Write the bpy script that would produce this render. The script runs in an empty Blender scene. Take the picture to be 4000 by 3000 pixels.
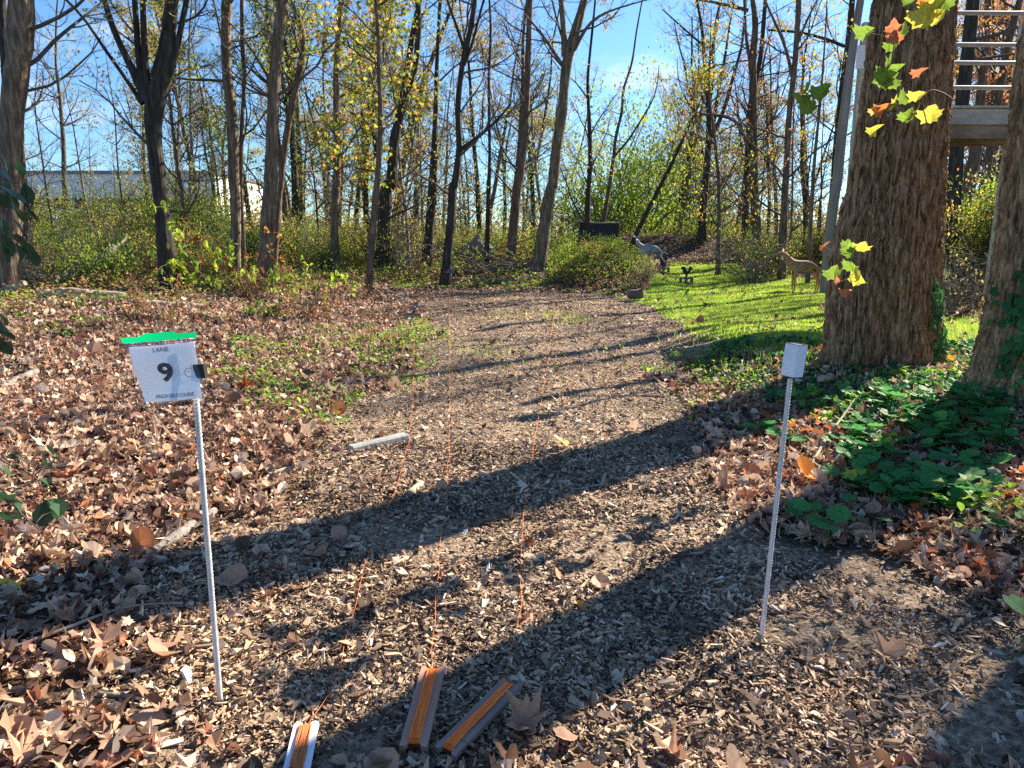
import bpy, math, random
import numpy as np
from mathutils import Vector, Matrix
rng = np.random.default_rng(7); random.seed(7)
S = bpy.context.scene
C = S.collection
# ------------------------------------------------------------------ camera, sky, sun
W_, H_ = 1024, 768
F = 705.0; EYE = 1.6; PITCH = math.radians(11.5)
cam = bpy.data.cameras.new('camera'); camo = bpy.data.objects.new('camera', cam); C.objects.link(camo)
cam.lens = F / W_ * 36; cam.sensor_width = 36; cam.clip_end = 3000; cam.clip_start = 0.05
camo.location = (0, 0, EYE); camo.rotation_euler = (math.pi / 2 - PITCH, 0, 0)
S.camera = camo
SUN_AZ = math.radians(49); SUN_EL = math.radians(33)      # azimuth to the right of +Y
world = bpy.data.worlds.new('World'); S.world = world; world.use_nodes = True
nt = world.node_tree; bg = nt.nodes['Background']
sky = nt.nodes.new('ShaderNodeTexSky'); sky.sky_type = 'NISHITA'; sky.sun_disc = False
sky.sun_elevation = SUN_EL; sky.sun_rotation = SUN_AZ; sky.altitude = 100; sky.air_density = 1.0; sky.dust_density = 0.3; sky.ozone_density = 2.5
tc = nt.nodes.new('ShaderNodeTexCoord'); mp = nt.nodes.new('ShaderNodeMapping'); mp.inputs['Scale'].default_value = (3, 3, 9); mp.inputs['Location'].default_value = (1.7, 0.4, 0)
nz = nt.nodes.new('ShaderNodeTexNoise'); nz.inputs['Scale'].default_value = 1.6; nz.inputs['Detail'].default_value = 7
rp = nt.nodes.new('ShaderNodeValToRGB'); rp.color_ramp.elements[0].position = 0.60; rp.color_ramp.elements[1].position = 0.80
rp.color_ramp.elements[1].color = (.55, .55, .55, 1)
mx = nt.nodes.new('ShaderNodeMixRGB'); mx.inputs[2].default_value = (8, 8, 8.5, 1)
nt.links.new(tc.outputs['Generated'], mp.inputs[0]); nt.links.new(mp.outputs[0], nz.inputs[0]); nt.links.new(nz.outputs[0], rp.inputs[0])
tint = nt.nodes.new('ShaderNodeMixRGB'); tint.blend_type = 'MULTIPLY'; tint.inputs[0].default_value = 1; tint.inputs[2].default_value = (.62, .88, 1.12, 1)
nt.links.new(sky.outputs[0], tint.inputs[1]); nt.links.new(rp.outputs[0], mx.inputs[0]); nt.links.new(tint.outputs[0], mx.inputs[1]); nt.links.new(mx.outputs[0], bg.inputs[0])
bg.inputs[1].default_value = 0.06
sl = bpy.data.lights.new('sun', 'SUN'); sl.energy = 5.0; sl.angle = math.radians(0.5); sl.color = (1.0, .89, .72)
slo = bpy.data.objects.new('sun', sl); C.objects.link(slo); slo.location = (20, 20, 30)
sd = Vector((math.sin(SUN_AZ) * math.cos(SUN_EL), math.cos(SUN_AZ) * math.cos(SUN_EL), math.sin(SUN_EL)))
slo.rotation_euler = sd.to_track_quat('Z', 'Y').to_euler()
S.view_settings.view_transform = 'Standard'; S.view_settings.look = 'None'; S.view_settings.gamma = 1; S.view_settings.exposure = 1.75
S.view_settings.use_curve_mapping = False
cy = S.cycles
cy.max_bounces = 6; cy.diffuse_bounces = 3; cy.glossy_bounces = 2; cy.transmission_bounces = 4; cy.transparent_max_bounces = 6
cy.use_denoising = False; cy.caustics_reflective = False; cy.caustics_refractive = False
cy.sample_clamp_indirect = 6

# ------------------------------------------------------------------ maths helpers
cp, sp = math.cos(PITCH), math.sin(PITCH)
def ray(px, py):
    X = (px - W_ / 2) / F; Y = -(py - H_ / 2) / F
    return np.array([X, cp + Y * sp, Y * cp - sp])
def at(px, py, D):
    d = ray(px, py); t = D / d[1]
    return np.array([d[0] * t, D, EYE + d[2] * t])
def fdist(p): return p[1] * cp - (p[2] - EYE) * sp
def s2p(x, y): return x / 3.90625, y / 3.90625
def hashn(ix, iy, iz, seed):
    h = (ix.astype(np.int64) * 374761393 + iy.astype(np.int64) * 668265263 + iz.astype(np.int64) * 2147483647 + seed * 974634777) & 0xffffffff
    h = (h ^ (h >> 13)) * 1274126177 & 0xffffffff
    return ((h ^ (h >> 16)) & 0xffff) / 65535.0
def vnoise(x, y, z=0.0, seed=0):
    x, y, z = np.broadcast_arrays(np.asarray(x, float), np.asarray(y, float), np.asarray(z, float))
    ix, iy, iz = np.floor(x), np.floor(y), np.floor(z)
    fx, fy, fz = x - ix, y - iy, z - iz
    fx, fy, fz = fx * fx * (3 - 2 * fx), fy * fy * (3 - 2 * fy), fz * fz * (3 - 2 * fz)
    r = 0
    for a in (0, 1):
        for b in (0, 1):
            for c in (0, 1):
                w = (fx if a else 1 - fx) * (fy if b else 1 - fy) * (fz if c else 1 - fz)
                r = r + w * hashn(ix + a, iy + b, iz + c, seed)
    return r * 2 - 1
def fbm(x, y, z=0.0, seed=0, o=3):
    r = 0; a = 1; f = 1
    for i in range(o): r = r + a * vnoise(np.asarray(x) * f, np.asarray(y) * f, np.asarray(z) * f, seed + i); a *= .5; f *= 2.03
    return r
def ss(a, b, x):
    t = np.clip((np.asarray(x, float) - a) / (b - a), 0, 1); return t * t * (3 - 2 * t)
def terrain(x, y):
    x = np.asarray(x, float); y = np.asarray(y, float)
    h = 0.62 * ss(21, 34, y) + 0.5 * ss(40, 80, y)
    h = h + 0.45 * ss(-3, -9, x) * ss(6, 15, y) * (1 - ss(60, 90, y))
    h = h + 0.12 * ss(-.6, -2.5, x) * ss(9, 4, y)
    h = h + .2 * ss(2.2, 4.2, x) * ss(4, 6, y) * (1 - ss(11, 15, y))
    xb = 7.9 + .30 * (y - 12.5)
    h = h + 2.4 * ss(xb, xb + 4.0, x) * ss(9.5, 14, y) * (1 - .5 * ss(18, 30, y)) * (1 - ss(55, 80, y))
    h = h + 1.25 * np.exp(-((y - 38) / 2.2) ** 2) * ss(2.5, 5, x) * (1 - ss(22, 30, x))
    h = h + 1.15 * np.exp(-((x - 3.35) / 1.55) ** 2 - ((y - 25) / 2.2) ** 2)
    h = h + 0.05 * fbm(x * .5, y * .5, 0, 3) * ss(3, 9, y) + 0.012 * fbm(x * 2.2, y * 2.2, 0, 9)
    return h
def th(x, y): return float(terrain(x, y))
def G(px, py):
    d = ray(px, py); t = 1.0
    while t < 400:
        if EYE + d[2] * t < th(d[0] * t, d[1] * t): break
        t *= 1.004
    return np.array([d[0] * t, d[1] * t, th(d[0] * t, d[1] * t)])
def in_poly(x, y, poly):
    r = np.zeros(x.shape, bool); n = len(poly)
    for i in range(n):
        x1, y1 = poly[i]; x2, y2 = poly[(i + 1) % n]
        c = ((y1 > y) != (y2 > y)) & (x < (x2 - x1) * (y - y1) / (y2 - y1 + 1e-9) + x1)
        r ^= c
    return r
def gpoly(pts): return [tuple(G(a, b)[:2]) for a, b in pts]
def mask(x, y, poly, jit=.25, fr=1.3):
    return in_poly(x + jit * fbm(x * fr, y * fr, 0, 31), y + jit * fbm(x * fr, y * fr, 5, 37), poly)

# ------------------------------------------------------------------ mesh helpers
def mesh_np(name, V, faces, mats, fmat=None, smooth=False):
    """faces: list of (M,k) int arrays"""
    me = bpy.data.meshes.new(name)
    V = np.asarray(V, np.float32)
    me.vertices.add(len(V)); me.vertices.foreach_set('co', V.ravel())
    tot = np.concatenate([np.full(len(f), f.shape[1], np.int32) for f in faces]) if faces else np.zeros(0, np.int32)
    li = np.concatenate([f.ravel() for f in faces]).astype(np.int32)
    me.loops.add(len(li)); me.loops.foreach_set('vertex_index', li)
    me.polygons.add(len(tot)); st = np.zeros(len(tot), np.int32); st[1:] = np.cumsum(tot)[:-1]
    me.polygons.foreach_set('loop_start', st)
    if fmat is not None: me.polygons.foreach_set('material_index', np.asarray(fmat, np.int32))
    me.polygons.foreach_set('use_smooth', np.full(len(tot), smooth, bool))
    for m in (mats if isinstance(mats, (list, tuple)) else [mats]): me.materials.append(m)
    me.update(calc_edges=True)
    return me
def link(name, me, parent=None, loc=None):
    o = bpy.data.objects.new(name, me); C.objects.link(o)
    if parent is not None: o.parent = parent
    if loc is not None: o.location = loc
    return o
def tag(o, label=None, cat=None, group=None, kind=None):
    if label: o['label'] = label
    if cat: o['category'] = cat
    if group: o['group'] = group
    if kind: o['kind'] = kind
    return o
def thing(name, label, cat, loc=(0, 0, 0), rz=0, group=None):
    o = bpy.data.objects.new(name, None); C.objects.link(o); o.location = loc; o.rotation_euler = (0, 0, rz)
    o.empty_display_size = .2
    return tag(o, label, cat, group)
class MB:
    """collects shapes into one mesh"""
    def __init__(s): s.V = []; s.F = {}; s.n = 0
    def add(s, V, F):
        V = np.asarray(V, float); s.V.append(V)
        for f in F:
            f = np.asarray(f, np.int64)
            if f.size: s.F.setdefault(f.shape[1], []).append(f + s.n)
        s.n += len(V); return s
    def box(s, c, d, R=None, bev=0.0):
        d = np.asarray(d, float) / 2
        sg = np.array([[x, y, z] for x in (-1, 1) for y in (-1, 1) for z in (-1, 1)], float)
        if bev <= 0:
            V = sg * d
            Fq = np.array([[0, 1, 3, 2], [4, 6, 7, 5], [0, 4, 5, 1], [2, 3, 7, 6], [0, 2, 6, 4], [1, 5, 7, 3]])
            if R is not None: V = V @ np.asarray(R).T
            return s.add(V + np.asarray(c, float), [Fq])
        # bevelled box: 3 verts per corner
        V = []; idx = {}
        for i, q in enumerate(sg):
            for a in range(3):
                p = q * d - q * bev; p[a] = q[a] * d[a]; idx[(i, a)] = len(V); V.append(p)
        key = {tuple(q): i for i, q in enumerate(sg.astype(int))}
        quads = []; tris = []
        for a in range(3):
            b, c_ = (a + 1) % 3, (a + 2) % 3
            for sgn in (-1, 1):
                ring = []
                for (u, v) in ((-1, -1), (1, -1), (1, 1), (-1, 1)):
                    q = [0, 0, 0]; q[a] = sgn; q[b] = u; q[c_] = v; ring.append(idx[(key[tuple(q)], a)])
                quads.append(ring if sgn > 0 else ring[::-1])
            for u in (-1, 1):
                for v in (-1, 1):
                    q0 = [0, 0, 0]; q0[b] = u; q0[c_] = v; q1 = list(q0); q0[a] = -1; q1[a] = 1
                    i0, i1 = key[tuple(q0)], key[tuple(q1)]
                    r = [idx[(i0, b)], idx[(i1, b)], idx[(i1, c_)], idx[(i0, c_)]]
                    quads.append(r if u * v < 0 else r[::-1])
        for i, q in enumerate(sg):
            r = [idx[(i, 0)], idx[(i, 1)], idx[(i, 2)]]; tris.append(r if q.prod() > 0 else r[::-1])
        V = np.array(V)
        if R is not None: V = V @ np.asarray(R).T
        return s.add(V + np.asarray(c, float), [np.array(quads), np.array(tris)])
    def tube(s, P, r, k=8, cap=True):
        P = np.asarray(P, float); n = len(P); r = np.broadcast_to(np.asarray(r, float), (n,))
        V, Fq = tubes(P[None], r[None], k); s.add(V, [Fq])
        if cap:
            b = s.n - n * k
            for rr, flip in ((0, True), (n - 1, False)):
                ring = [b + rr * k + j for j in range(k)]
                if flip: ring = ring[::-1]
                s.F.setdefault(k, []).append(np.array([ring]))
        return s
    def prism(s, pts, z0, z1, R=None, c=(0, 0, 0)):
        n = len(pts); p = np.asarray(pts, float)
        V = np.vstack([np.c_[p, np.full(n, z0)], np.c_[p, np.full(n, z1)]])
        side = np.array([[i, (i + 1) % n, n + (i + 1) % n, n + i] for i in range(n)])
        if R is not None: V = V @ np.asarray(R).T
        return s.add(V + np.asarray(c, float), [side, np.array([list(range(n))[::-1]]), np.array([list(range(n, 2 * n))])])
    def obj(s, name, mat, parent=None, smooth=False, loc=None):
        V = np.vstack(s.V); fs = [np.vstack(v) for v in s.F.values()]
        return link(name, mesh_np(name, V, fs, mat, smooth=smooth), parent, loc)
def tubes(P, r, k):
    """P (N,n,3) r (N,n) -> verts, quads"""
    N, n, _ = P.shape
    T = np.gradient(P, axis=1); T /= np.linalg.norm(T, axis=2, keepdims=True) + 1e-12
    ref = np.where(np.abs(T[:, :1, 2:3]) < .8, np.array([0, 0, 1.0]), np.array([0, 1.0, 0.0]))
    ref = np.broadcast_to(ref, T.shape)
    A = np.cross(T, ref); A /= np.linalg.norm(A, axis=2, keepdims=True) + 1e-12
    B = np.cross(T, A)
    a = np.arange(k) * 2 * math.pi / k
    V = P[:, :, None] + r[:, :, None, None] * (A[:, :, None] * np.cos(a)[:, None] + B[:, :, None] * np.sin(a)[:, None])
    i = np.arange(N)[:, None, None] * n * k + np.arange(n - 1)[None, :, None] * k + np.arange(k)
    j = np.arange(N)[:, None, None] * n * k + np.arange(n - 1)[None, :, None] * k + (np.arange(k) + 1) % k
    Q = np.stack([i, i + k, j + k, j], -1).reshape(-1, 4)
    return V.reshape(-1, 3), Q
def Rz(a): c, s_ = math.cos(a), math.sin(a); return np.array([[c, -s_, 0], [s_, c, 0], [0, 0, 1]])
def Rx(a): c, s_ = math.cos(a), math.sin(a); return np.array([[1, 0, 0], [0, c, -s_], [0, s_, c]])
def Ry(a): c, s_ = math.cos(a), math.sin(a); return np.array([[c, 0, s_], [0, 1, 0], [-s_, 0, c]])
def rots(yaw, tx, ty):
    """(N,3,3) = Rz(yaw) Rx(tx) Ry(ty)"""
    c, s_ = np.cos(yaw), np.sin(yaw); z = np.zeros_like(c); o = np.ones_like(c)
    A = np.stack([np.stack([c, -s_, z], -1), np.stack([s_, c, z], -1), np.stack([z, z, o], -1)], 1)
    c, s_ = np.cos(tx), np.sin(tx)
    B = np.stack([np.stack([o, z, z], -1), np.stack([z, c, -s_], -1), np.stack([z, s_, c], -1)], 1)
    c, s_ = np.cos(ty), np.sin(ty)
    D = np.stack([np.stack([c, z, s_], -1), np.stack([z, o, z], -1), np.stack([-s_, z, c], -1)], 1)
    return A @ B @ D
def scatter(pos, R, sc, temps, which=None):
    """temps: list of (V,(tri array)); returns V, [tri]"""
    N = len(pos); Vs = []; Fs = []; off = 0
    if which is None: which = rng.integers(0, len(temps), N)
    sc = np.asarray(sc, float)
    if sc.ndim == 1: sc = np.repeat(sc[:, None], 3, 1)
    for ti, (tv, tf) in enumerate(temps):
        m = which == ti
        if not m.any(): continue
        v = np.einsum('nij,nkj->nki', R[m], tv[None] * sc[m][:, None]) + pos[m][:, None]
        k = len(tv); n = m.sum()
        Vs.append(v.reshape(-1, 3)); Fs.append((tf[None] + (np.arange(n) * k)[:, None, None] + off).reshape(-1, tf.shape[1])); off += n * k
    return np.vstack(Vs), [np.vstack(Fs)]
# leaf templates -----------------------------------------------------------------
def fan(outline, curl=0., fold=0., cup=0., seed=0):
    o = np.array(outline, float); r_ = np.random.default_rng(seed)
    V = np.vstack([[0, .42], o]); z = fold * np.abs(V[:, 0]) + cup * (V[:, 1] - .4) ** 2 + curl * V[:, 0] * V[:, 1] + .05 * abs(curl + cup) * r_.normal(size=len(V))
    n = len(o); Fc = np.array([[0, i + 1, (i + 1) % n + 1] for i in range(n)])
    return np.c_[V[:, 0], V[:, 1] - .45, z], Fc
MAPLE = [(0, 0), (.12, .12), (.42, .04), (.34, .22), (.56, .46), (.30, .46), (.26, .60), (.12, .56), (0, 1.0),
         (-.12, .56), (-.26, .60), (-.30, .46), (-.56, .46), (-.34, .22), (-.42, .04), (-.12, .12)]
OVAL = [(0, 0), (.2, .2), (.27, .45), (.2, .72), (0, 1), (-.2, .72), (-.27, .45), (-.2, .2)]
DIAM = [(0, 0), (.28, .4), (0, 1), (-.28, .4)]
STAR = [(0, 0), (.45, .1), (.25, .45), (.4, .8), (.1, .65), (0, 1), (-.1, .65), (-.4, .8), (-.25, .45), (-.45, .1)]
HEART = [(0, .12), (.2, 0), (.45, .1), (.55, .35), (.5, .62), (.28, .86), (0, .96), (-.28, .86), (-.5, .62), (-.55, .35), (-.45, .1), (-.2, 0)]
T_LIT = [fan(MAPLE, 1.0, .3, .9, 1), fan(MAPLE, -1.2, -.2, 1.1, 2), fan(OVAL, .8, .8, .6, 3), fan(OVAL, -.9, -.7, .8, 4), fan(MAPLE, .4, .8, -.8, 5), fan(OVAL, .2, 1.2, -.4, 6), fan(STAR, 1.2, .4, .9, 7), fan(HEART, -.7, .5, 1.0, 8)]
T_FAR = [fan(DIAM, 1, .8, .8, 1), fan(DIAM, -1, -.6, .8, 2), fan(OVAL[::2], .5, .8, 1, 3)]
T_OV = [fan(OVAL, .2, .3, -.2, 1), fan(OVAL, -.2, .3, -.3, 2)]
T_MAP = [fan(MAPLE, .2, .25, -.3, 1), fan(MAPLE, -.25, .15, -.3, 2)]
T_STAR = [fan(STAR, .2, .25, -.3, 1), fan(STAR, -.3, .2, -.2, 2)]
T_DI = [fan(DIAM, .2, .35, -.3, 1), fan(DIAM, -.3, .3, -.2, 2)]
T_HRT = [fan(HEART, .1, .25, .15, 1), fan(HEART, -.15, .2, .2, 2)]
def leafcloud(name, pos, size, temps, mat, parent=None, droop=.5, loc=None, flat=False):
    N = len(pos)
    tx = rng.normal(-droop, .6, N) if not flat else rng.normal(0, .35, N)
    R = rots(rng.uniform(0, 6.28, N), tx, rng.normal(0, .5 if not flat else .3, N))
    V, Fc = scatter(np.asarray(pos), R, size, temps)
    return link(name, mesh_np(name, V, Fc, mat), parent, loc)

# ------------------------------------------------------------------ materials
def newmat(name):
    m = bpy.data.materials.new(name); m.use_nodes = True; n = m.node_tree
    return m, n, n.nodes['Principled BSDF'], n.nodes['Material Output']
def ramp(n, cols, inp=None, interp='LINEAR'):
    r = n.nodes.new('ShaderNodeValToRGB'); e = r.color_ramp.elements; r.color_ramp.interpolation = interp
    for i, (p, c) in enumerate(cols):
        el = e[i] if i < 2 else e.new(p)
        el.position = p; el.color = (*c, 1)
    if inp is not None: n.links.new(inp, r.inputs[0])
    return r
def leaf_mat(name, cols, tr=.4, rough=.55, mott=.25, tcol=1.0, spec=.3, big=0):
    m, n, b, out = newmat(name)
    g = n.nodes.new('ShaderNodeNewGeometry'); r = ramp(n, cols, g.outputs['Random Per Island'])
    t = n.nodes.new('ShaderNodeTexNoise'); t.inputs['Scale'].default_value = 40; tcn = n.nodes.new('ShaderNodeTexCoord'); n.links.new(tcn.outputs['Object'], t.inputs[0])
    mul = n.nodes.new('ShaderNodeMath'); mul.operation = 'MULTIPLY_ADD'; mul.inputs[1].default_value = mott * 2; mul.inputs[2].default_value = 1 - mott
    n.links.new(t.outputs[0], mul.inputs[0])
    vm = n.nodes.new('ShaderNodeVectorMath'); vm.operation = 'SCALE'; n.links.new(r.outputs[0], vm.inputs[0]); n.links.new(mul.outputs[0], vm.inputs['Scale'])
    if big:   # trodden, damp and dusty patches
        tb = n.nodes.new('ShaderNodeTexNoise'); tb.inputs['Scale'].default_value = 1.1; tb.inputs['Detail'].default_value = 4; n.links.new(tcn.outputs['Object'], tb.inputs[0])
        rb2 = ramp(n, [(.34, (.5, .47, .45)), (.5, (.95, .95, .95)), (.66, (1.15, 1.12, 1.08))], tb.outputs[0]); vmm = n.nodes.new('ShaderNodeVectorMath'); vmm.operation = 'MULTIPLY'
        n.links.new(vm.outputs[0], vmm.inputs[0]); n.links.new(rb2.outputs[0], vmm.inputs[1]); vm = vmm
    n.links.new(vm.outputs[0], b.inputs['Base Color']); b.inputs['Roughness'].default_value = rough
    b.inputs['Specular IOR Level'].default_value = spec
    tl = n.nodes.new('ShaderNodeBsdfTranslucent'); vm2 = n.nodes.new('ShaderNodeVectorMath'); vm2.operation = 'SCALE'; vm2.inputs['Scale'].default_value = tcol
    n.links.new(vm.outputs[0], vm2.inputs[0]); n.links.new(vm2.outputs[0], tl.inputs[0])
    mixn = n.nodes.new('ShaderNodeMixShader'); mixn.inputs[0].default_value = tr
    n.links.new(b.outputs[0], mixn.inputs[1]); n.links.new(tl.outputs[0], mixn.inputs[2]); n.links.new(mixn.outputs[0], out.inputs[0])
    return m
def noise_mat(name, cols, scale=5., stretch=(1, 1, 1), rough=.8, bump=0., bscale=None, metal=0., detail=6, coord='Object', spec=.3, bdist=.02):
    m, n, b, out = newmat(name)
    tcn = n.nodes.new('ShaderNodeTexCoord'); mpn = n.nodes.new('ShaderNodeMapping'); mpn.inputs['Scale'].default_value = stretch
    n.links.new(tcn.outputs[coord], mpn.inputs[0])
    t = n.nodes.new('ShaderNodeTexNoise'); t.inputs['Scale'].default_value = scale; t.inputs['Detail'].default_value = detail; t.inputs['Roughness'].default_value = .65
    n.links.new(mpn.outputs[0], t.inputs[0]); r = ramp(n, cols, t.outputs[0]); n.links.new(r.outputs[0], b.inputs['Base Color'])
    b.inputs['Roughness'].default_value = rough; b.inputs['Metallic'].default_value = metal; b.inputs['Specular IOR Level'].default_value = spec
    if bump:
        t2 = n.nodes.new('ShaderNodeTexNoise'); t2.inputs['Scale'].default_value = bscale or scale * 3; t2.inputs['Detail'].default_value = 5
        n.links.new(mpn.outputs[0], t2.inputs[0]); bn = n.nodes.new('ShaderNodeBump'); bn.inputs['Strength'].default_value = bump; bn.inputs['Distance'].default_value = bdist
        n.links.new(t2.outputs[0], bn.inputs['Height']); n.links.new(bn.outputs[0], b.inputs['Normal'])
    return m
M = {}
def bark(name, dark, mid, light, sc=14, st=(1, 1, .16), bump=.9, bd=.05): return noise_mat(name, [(.3, dark), (.5, mid), (.68, light)], sc, st, .85, bump, sc * 1.3, bdist=bd, spec=.15)
M['bark_big'] = noise_mat('bark_big', [(.36, (.075, .043, .022)), (.5, (.27, .165, .09)), (.64, (.48, .32, .18))], 26, (1, 1, .16), .9, 1.0, 30, bdist=.03, spec=.1)
M['bark_a'] = bark('bark_a', (.04, .03, .022), (.11, .08, .055), (.24, .18, .12))
M['bark_b'] = bark('bark_b', (.06, .045, .03), (.16, .115, .075), (.33, .25, .165))
M['bark_dark'] = bark('bark_dark', (.022, .018, .015), (.05, .042, .034), (.10, .085, .07))
M['bark_red'] = bark('bark_red', (.06, .04, .03), (.14, .095, .068), (.27, .2, .15))
M['twig'] = noise_mat('twig', [(.3, (.05, .038, .03)), (.7, (.15, .115, .09))], 3)
M['twig_grey'] = noise_mat('twig_grey', [(.3, (.12, .1, .085)), (.7, (.26, .22, .19))], 3)
M['lf_yg'] = leaf_mat('leaf_yellow_green', [(0, (.13, .2, .02)), (.35, (.3, .35, .04)), (.6, (.55, .5, .07)), (.85, (.62, .38, .08)), (1, (.5, .17, .05))], .5)
M['lf_green'] = leaf_mat('leaf_green', [(0, (.05, .11, .02)), (.5, (.14, .24, .035)), (.85, (.32, .38, .05)), (1, (.45, .42, .07))], .5)
M['lf_bright'] = leaf_mat('leaf_bright', [(0, (.16, .27, .03)), (.5, (.32, .45, .04)), (1, (.52, .55, .07))], .5)
M['lf_orange'] = leaf_mat('leaf_orange', [(0, (.5, .34, .05)), (.4, (.55, .26, .06)), (.75, (.52, .15, .05)), (1, (.4, .08, .03))], .5)
M['lf_gold'] = leaf_mat('leaf_gold', [(0, (.3, .32, .03)), (.5, (.55, .45, .05)), (.85, (.6, .33, .06)), (1, (.5, .17, .06))], .5)
M['lf_pale'] = leaf_mat('leaf_pale', [(0, (.2, .2, .06)), (.5, (.42, .36, .12)), (1, (.5, .3, .14))], .5)
M['lf_dry'] = leaf_mat('leaf_dry', [(0, (.18, .09, .04)), (.5, (.38, .2, .09)), (1, (.5, .3, .12))], .35)
M['lf_dark'] = leaf_mat('leaf_dark', [(0, (.02, .06, .03)), (.6, (.035, .09, .04)), (1, (.06, .13, .04))], .25, .35, spec=.5)
M['lf_ivy'] = leaf_mat('leaf_ivy', [(0, (.03, .11, .04)), (.7, (.06, .19, .06)), (1, (.14, .3, .06))], .35, .55, spec=.15)
M['litter'] = leaf_mat('litter', [(0, (.06, .035, .026)), (.18, (.18, .10, .065)), (.42, (.40, .24, .15)), (.62, (.56, .39, .27)), (.8, (.7, .56, .42)), (.92, (.42, .16, .07)), (1, (.22, .1, .09))], .25, .55, .4)
M['litter_red'] = leaf_mat('litter_red', [(0, (.3, .1, .05)), (.5, (.5, .15, .05)), (1, (.42, .22, .12))], .4, .5, .3)
M['chip'] = leaf_mat('chip', [(0, (.04, .026, .018)), (.2, (.13, .082, .053)), (.5, (.32, .21, .13)), (.82, (.54, .375, .235)), (.97, (.66, .5, .35)), (1, (.7, .65, .58))], 0.0, .75, .35, big=1)
M['grass'] = leaf_mat('grass_blade', [(0, (.2, .32, .03)), (.6, (.36, .5, .05)), (.93, (.5, .6, .08)), (1, (.5, .42, .18))], .55, .5, .1)
M['weed'] = leaf_mat('weed', [(0, (.08, .2, .02)), (.6, (.22, .38, .04)), (1, (.42, .5, .07))], .5)
M['mustard'] = leaf_mat('mustard_leaf', [(0, (.05, .2, .06)), (.7, (.09, .3, .08)), (1, (.2, .42, .08))], .45, .6, .3, spec=.12)

# ------------------------------------------------------------------ regions of the ground
PATH = gpoly([(120, 800), (190, 700), (215, 620), (225, 540), (290, 460), (360, 412), (400, 370), (425, 330), (432, 300), (452, 290), (600, 294), (640, 300),
              (665, 314), (700, 328), (715, 345), (690, 372), (655, 398), (690, 425), (735, 455), (765, 520), (830, 565), (910, 596), (1080, 640), (1080, 800)])
LAWN = gpoly([(636, 303), (650, 288), (668, 263), (720, 261), (770, 272), (835, 284), (900, 315), (990, 322), (990, 350), (900, 352), (800, 352), (740, 352), (705, 350), (690, 330), (660, 312)])
def fr_mask(x, y): return (np.abs(x) < .74 * y + 1.0) & (y > 1.45)
# ground sheet
def spaced(a, b, fine0, fine1, step, grow=1.09):
    mid = list(np.arange(fine0, fine1, step)); up = []; v = mid[-1]; s_ = step
    while v < b: s_ *= grow; v += s_; up.append(v)
    dn = []; v = mid[0]; s_ = step
    while v > a: s_ *= grow; v -= s_; dn.append(v)
    return np.array(dn[::-1] + mid + up)
gx = spaced(-900, 900, -9, 13, .11); gy = spaced(-60, 1500, 1.2, 40, .12)
XX, YY = np.meshgrid(gx, gy); nx_, ny_ = len(gx), len(gy)
ZZ = terrain(XX, YY)
near = ss(40, 20, YY)
ZZ += near * (.012 * fbm(XX * 6, YY * 6, 0, 71))
V = np.c_[XX.ravel(), YY.ravel(), ZZ.ravel()]
ii = (np.arange(ny_ - 1)[:, None] * nx_ + np.arange(nx_ - 1)).ravel()
gme = mesh_np('ground', V, [np.c_[ii, ii + 1, ii + nx_ + 1, ii + nx_]], [], smooth=True)
lawnm = mask(V[:, 0], V[:, 1], LAWN, .2).astype(np.float32); pathm = mask(V[:, 0], V[:, 1], PATH, .25).astype(np.float32)
col = np.zeros((len(V), 4), np.float32); col[:, 0] = lawnm; col[:, 1] = pathm; col[:, 3] = 1
ca = gme.color_attributes.new('zones', 'FLOAT_COLOR', 'POINT'); ca.data.foreach_set('color', col.ravel())
m, n, b, out = newmat('soil'); at_ = n.nodes.new('ShaderNodeAttribute'); at_.attribute_name = 'zones'
sepc = n.nodes.new('ShaderNodeSeparateColor'); n.links.new(at_.outputs['Color'], sepc.inputs[0])
tcn = n.nodes.new('ShaderNodeTexCoord'); t1 = n.nodes.new('ShaderNodeTexNoise'); t1.inputs['Scale'].default_value = 25; t1.inputs['Detail'].default_value = 8; t1.inputs['Roughness'].default_value = .7
n.links.new(tcn.outputs['Object'], t1.inputs[0])
soil = ramp(n, [(.3, (.025, .018, .013)), (.5, (.075, .052, .036)), (.7, (.20, .14, .095))], t1.outputs[0])
chipc = ramp(n, [(.3, (.06, .042, .03)), (.48, (.24, .17, .115)), (.66, (.52, .4, .28))], t1.outputs[0])
grs = ramp(n, [(.3, (.1, .17, .02)), (.6, (.22, .33, .04))], t1.outputs[0])
mA = n.nodes.new('ShaderNodeMixRGB'); mB = n.nodes.new('ShaderNodeMixRGB')
n.links.new(sepc.outputs[1], mA.inputs[0]); n.links.new(soil.outputs[0], mA.inputs[1]); n.links.new(chipc.outputs[0], mA.inputs[2])
n.links.new(sepc.outputs[0], mB.inputs[0]); n.links.new(mA.outputs[0], mB.inputs[1]); n.links.new(grs.outputs[0], mB.inputs[2])
n.links.new(mB.outputs[0], b.inputs['Base Color']); b.inputs['Roughness'].default_value = .9; b.inputs['Specular IOR Level'].default_value = .1
t2 = n.nodes.new('ShaderNodeTexNoise'); t2.inputs['Scale'].default_value = 60; t2.inputs['Detail'].default_value = 6; n.links.new(tcn.outputs['Object'], t2.inputs[0])
bn = n.nodes.new('ShaderNodeBump'); bn.inputs['Strength'].default_value = 1; bn.inputs['Distance'].default_value = .03; n.links.new(t2.outputs[0], bn.inputs['Height']); n.links.new(bn.outputs[0], b.inputs['Normal'])
gme.materials.append(m); tag(link('ground', gme), kind='structure')

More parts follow.
